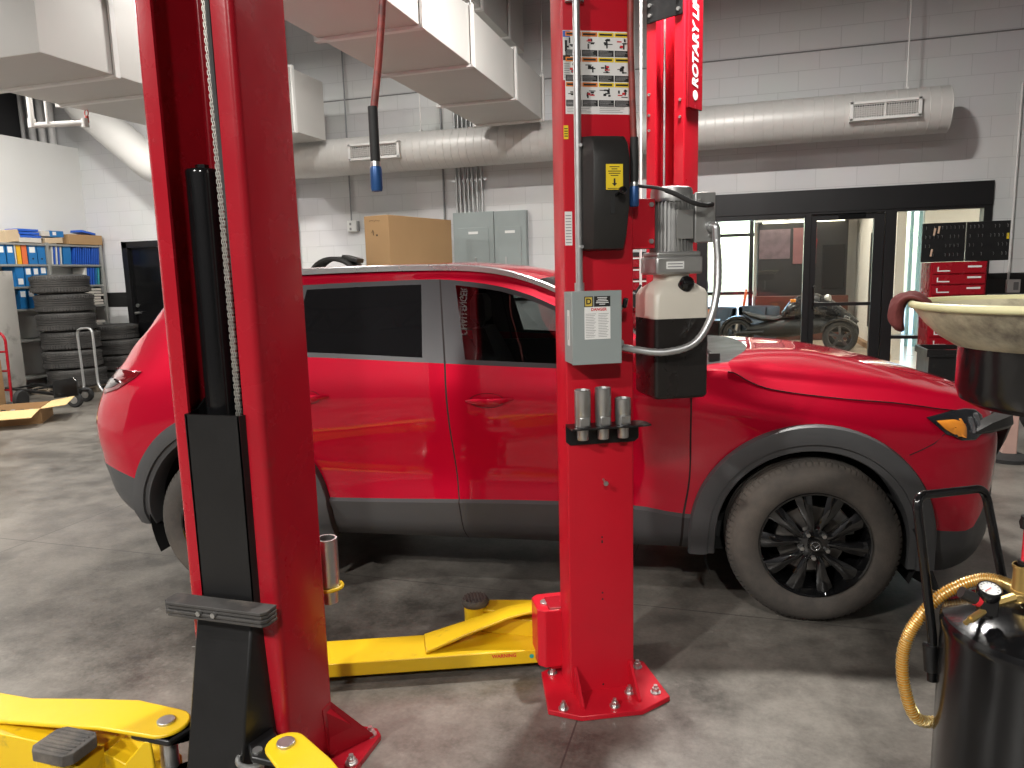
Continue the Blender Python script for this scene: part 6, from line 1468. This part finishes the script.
# ------------------------------------------------------------------ mobile oil drainer
M_pan = mat('oil_stained_cream_plastic', (.56, .51, .36), .38, 0, .12, 6, .1, .04, 40, dirt=(.13, .11, .085), dirt_scale=6.5, dirt_lo=.50, dirt_hi=.72)
M_rim = mat('cream_plastic_rim', (.66, .62, .36), .35, 0, .08, 8, .06)
OX, OY = .662, 1.77
od = thing('oil_drainer', 'black mobile oil drainer with stained cream pan, gauge and U handle at the right', 'oil drainer', (OX, OY, 0))
MB().lathe([(0, .05), (.17, .05), (.192, .07), (.197, .10), (.197, .755), (.199, .765), (.199, .778), (.194, .790), (.150, .812), (.09, .826), (0, .832)], (0, 0, 0), (0, 0, 1), 64).build('tank', M_blk, od, smooth=40)
for a in range(4):
    x, y = .17*math.cos(a*PI/2+.6), .17*math.sin(a*PI/2+.6)
    MB().lathe([(0, -.012), (.022, -.012), (.026, 0), (.022, .012), (0, .012)], (x, y, .026), (1, 0, 0), 18).build('castor', M_rub, od)
pc_ = MB(); pc_.cyl((0, 0, .85), (0, 0, 1.06), .028, 20); pc_.cyl((0, 0, 1.05), (0, 0, 1.30), .020, 20); pc_.cyl((0, 0, 1.04), (0, 0, 1.075), .036, 20); pc_.build('telescopic_post', M_steel, od)
MB().lathe([(0, 1.272), (.10, 1.270), (.165, 1.276), (.190, 1.290), (.198, 1.315), (.198, 1.435), (0, 1.435)], (0, 0, 0), (0, 0, 1), 64).build('drain_drum', M_blk, od, smooth=40)
pan = MB(); pan.lathe([(0, 1.43), (.19, 1.415), (.205, 1.405), (.235, 1.425), (.262, 1.450), (.282, 1.476), (.290, 1.49), (.282, 1.492), (.255, 1.462), (.22, 1.44), (.10, 1.433), (0, 1.433)], (0, 0, 0), (0, 0, 1), 96); pno = pan.build('pan', M_pan, od)
MB().torus((0, 0, 1.492), .289, .0085, (0, 0, 1), 96, 12).build('pan_rim', M_rim, pno)
# U-shaped push handle
hp = fillet([(-.197, .058, .60), (-.199, .062, .70), (-.248, .080, 1.045), (-.055, .262, 1.022), (.02, .230, .66)], .035, 6)
b = MB(); b.tube(hp, .0105, 14); hno = b.build('push_handle', M_blk, od)
for (x, y, z0, z1) in ((-.199, .060, .625, .69), (.015, .232, .64, .70)): MB().cyl((x, y, z0), (x-.006*(x < 0), y, z1), .016, 14).build('handle_socket', M_blkm, hno)
# amber spiral hose looping round the tank
M_sph = mat('amber_spiral_hose', (.46, .20, .015), .22, 0, .15, 20, .06, coat=.5)
hpts = spline([(-.03, .03, .832), (-.05, .07, .850), (-.10, .10, .846), (-.175, .10, .800), (-.232, .09, .725), (-.256, .082, .65), (-.250, .075, .565), (-.215, .09, .48), (-.13, .18, .43), (.0, .235, .44), (.12, .22, .5)], 26)
b = MB(); b.tube(hpts, [.0125+.0016*(1 if i % 3 == 0 else 0) for i in range(len(hpts))], 12); ho_ = b.build('suction_hose', M_sph, od, smooth=60)
# wire helix on the hose
coil = MB(); hx = []; n_ = len(hpts); t_ = 0
for i in range(n_*4-4):
    f = i/4; k = int(f); p = Vector(hpts[k]).lerp(Vector(hpts[min(k+1, n_-1)]), f-k); d = (Vector(hpts[min(k+1, n_-1)])-Vector(hpts[max(k-1, 0)])).normalized(); dd, u_, v_ = basis(d); a = i*.85
    hx.append(p+u_*(.0138*math.cos(a))+v_*(.0138*math.sin(a)))
coil.tube(hx, .0016, 5); coil.build('hose_coil', mat('brass_coil', (.55, .42, .18), .3, .7, .1, 30), ho_, smooth=60)
b = MB(); b.cyl((-.03, .02, .852), (-.03, .02, .875), .018, 8); b.build('hose_nipple', mat('brass', (.60, .42, .15), .35, .85, .1, 20), ho_)
# gauge, regulator and fittings
M_brass = mat('brass', (.6, .42, .15))
gx, gy = -.135, -.075
vb = MB(); vb.box((gx, gy, .862), (.034, .034, .045)); vb.cyl((gx, gy, .83), (gx, gy, .865), .012, 12); vbo = vb.build('valve_block', M_blkm, od, bevel=.003)
b = MB(); gd = Vector((.03, -.36, .93)).normalized(); gc = Vector((gx, gy-.004, .893))
b.lathe([(0, -.020), (.020, -.020), (.0235, -.012), (.0235, .006), (.021, .009), (.020, .006)], gc, gd, 28); b.cyl((gx, gy, .88), gc, .008, 10); gau = b.build('pressure_gauge', M_blk, vbo)
fc_ = MB(); fc_.lathe([(0, .0062), (.0205, .0062)], gc, gd, 28); fc_.build('gauge_dial', M_white, gau)
u_ = gd.cross(Vector((0, 0, 1))).normalized(); v_ = u_.cross(gd).normalized(); tk = MB(); c0 = gc+gd*.0072
for k in range(11):
    a = R(225-27*k); tk.bar(c0+u_*(.0145*math.cos(a))+v_*(.0145*math.sin(a)), c0+u_*(.018*math.cos(a))+v_*(.018*math.sin(a)), .0011, .0004, gd)
tk.build('gauge_marks', M_black, gau, smooth=0)
nd = MB(); nd.bar(c0-u_*.003+v_*.002, c0+u_*.012-v_*.009, .0014, .0005, gd); nd.build('gauge_needle', M_lred, gau, smooth=0)
b = MB(); b.cyl((gx-.015, gy-.005, .868), (gx-.055, gy-.012, .888), .0125, 16); kn = b.build('regulator_knob', M_plastblk, vbo); MB().cyl((gx-.017, gy-.0055, .869), (gx-.025, gy-.007, .873), .0135, 16).build('knob_ring', M_lred, kn)
b = MB(); b.cyl((gx+.015, gy, .866), (gx+.052, gy+.010, .878), .009, 6); b.torus((gx+.060, gy+.012, .872), .010, .0018, (0, 1, .3), 16, 6); b.build('relief_valve', M_brass, vbo)
b = MB(); b.cyl((gx-.010, gy-.012, .850), (gx-.040, gy-.035, .838), .0075, 8); b.cyl((gx-.036, gy-.031, .840), (gx-.052, gy-.044, .833), .005, 8); b.build('air_plug', M_brass, vbo)
b = MB(); b.cyl((-.045, .005, .845), (-.045, .005, .925), .021, 20); b.cyl((-.045, .005, .862), (-.045, .005, .868), .0235, 20); b.cyl((-.045, .005, .918), (-.045, .005, .925), .0235, 20); br2 = b.build('pump_barrel', M_brass, od)
b = MB(); b.cyl((-.045, .005, .925), (-.045, .005, 1.01), .008, 12); b.build('red_level_tube', mat('red_clear_tube', (.65, .02, .04), .12, 0, .05, coat=1), br2); b = MB(); b.cyl((-.045, .005, .922), (-.045, .005, .935), .014, 10); b.cyl((-.045, .005, 1.008), (-.045, .005, 1.035), .015, 12); b.cyl((-.056, .0, 1.02), (-.033, .01, 1.02), .012, 10); b.build('tube_cap', M_blkm, br2)
# rag over the rim
M_rag = mat('red_brown_rag', (.13, .026, .024), .9, 0, .25, 25, 0, .4, 60)
rg_ = MB(); rings = []
rnd = random.Random(11); a0 = math.atan2(.082, -.286)
path = [(.250, 1.482, .026, .005), (.268, 1.497, .036, .008), (.287, 1.506, .042, .009), (.300, 1.502, .046, .012), (.308, 1.490, .050, .014), (.311, 1.474, .048, .016), (.310, 1.456, .040, .015), (.307, 1.440, .028, .011), (.305, 1.428, .012, .006)]
er = Vector((math.cos(a0), math.sin(a0), 0)); et = Vector((-math.sin(a0), math.cos(a0), 0))
for i, (r, z, hw, th) in enumerate(path):
    p0 = path[max(i-1, 0)]; p1 = path[min(i+1, len(path)-1)]; d = Vector((p1[0]-p0[0], p1[1]-p0[1])).normalized(); nrm = er*(-d.y)+Vector((0, 0, d.x))
    ring = []
    for k in range(28):
        a = 2*PI*k/28; fold = 1+(.55*math.sin(k*2*PI*4/28+i*.9)+.3*math.sin(k*2*PI*7/28-i*1.7)+.25*rnd.uniform(-1, 1))*(1 if math.sin(a) > -.2 else .15)
        ring.append(er*r+Vector((0, 0, z))+et*(hw*math.cos(a)+.010*math.sin(i*1.1))+nrm*(th*math.sin(a)*fold+th*.9-.004))
    rings.append(ring)
rg_.loft(rings); ro = rg_.build('shop_rag', M_rag, loc=(OX, OY, 0), smooth=180, sub=1); tag(ro, 'red-brown shop rag draped over the left rim of the cream pan', 'rag')
LIGHTS = [(-2.9, -2.9, 245), (.7, -3.2, 180), (-6.3, -.6, 200), (-.2, 5.2, 190), (-8.2, 4.6, 130), (-7.7, 7.3, 70), (-4.2, 7.0, 35)]
WORLD = .9; EXPO = 0.84
# ------------------------------------------------------------------ light
def highbay(u, v, z, power, label, size=.36, col=(1, .97, .92)):
    t = thing('high_bay_light', label, 'light', (u, v, z), 0, 'round high-bay lights under the ceiling')
    h = MB(); h.lathe([(0, .14), (.07, .14), (.09, .10), (.17, .06), (.19, .02), (.19, 0), (.18, 0)], (0, 0, 0), (0, 0, 1), 32); h.build('lamp_housing', M_blkm, t)
    MB().lathe([(0, .004), (.18, .004)], (0, 0, 0), (0, 0, 1), 32).build('diffuser', mat('lit_diffuser', (.9, .9, .9), .4, emit=(1, .97, .92), estr=18), t)
    MB().cyl((0, 0, .14), (0, 0, HC-z-.01), .006, 8).build('hanging_rod', M_steel, t)
    l = bpy.data.lights.new('lamp', 'AREA'); l.shape = 'DISK'; l.size = size; l.energy = power; l.color = col
    o = bpy.data.objects.new('lamp', l); COL.objects.link(o); o.parent = t; o.location = (0, 0, -.03)
for (u, v, p) in LIGHTS:
    highbay(u, v, 4.75, p, 'round high-bay lamp hanging from the dark ceiling')
W = bpy.data.worlds.new('world'); SC.world = W; W.use_nodes = True
nt = W.node_tree; bg = nt.nodes['Background']
sky = nt.nodes.new('ShaderNodeTexSky'); sky.sky_type = 'HOSEK_WILKIE' if False else 'NISHITA'
sky.sun_disc = False; sky.sun_elevation = R(40); sky.sun_rotation = R(200); sky.air_density = 1.2; sky.dust_density = 2
nt.links.new(sky.outputs['Color'], bg.inputs['Color']); bg.inputs['Strength'].default_value = WORLD
SC.view_settings.view_transform = 'Standard'; SC.view_settings.look = 'None'; SC.view_settings.gamma = 1; SC.view_settings.use_curve_mapping = False
SC.view_settings.exposure = EXPO
SC.cycles.use_denoising = True
SC.cycles.max_bounces = 8
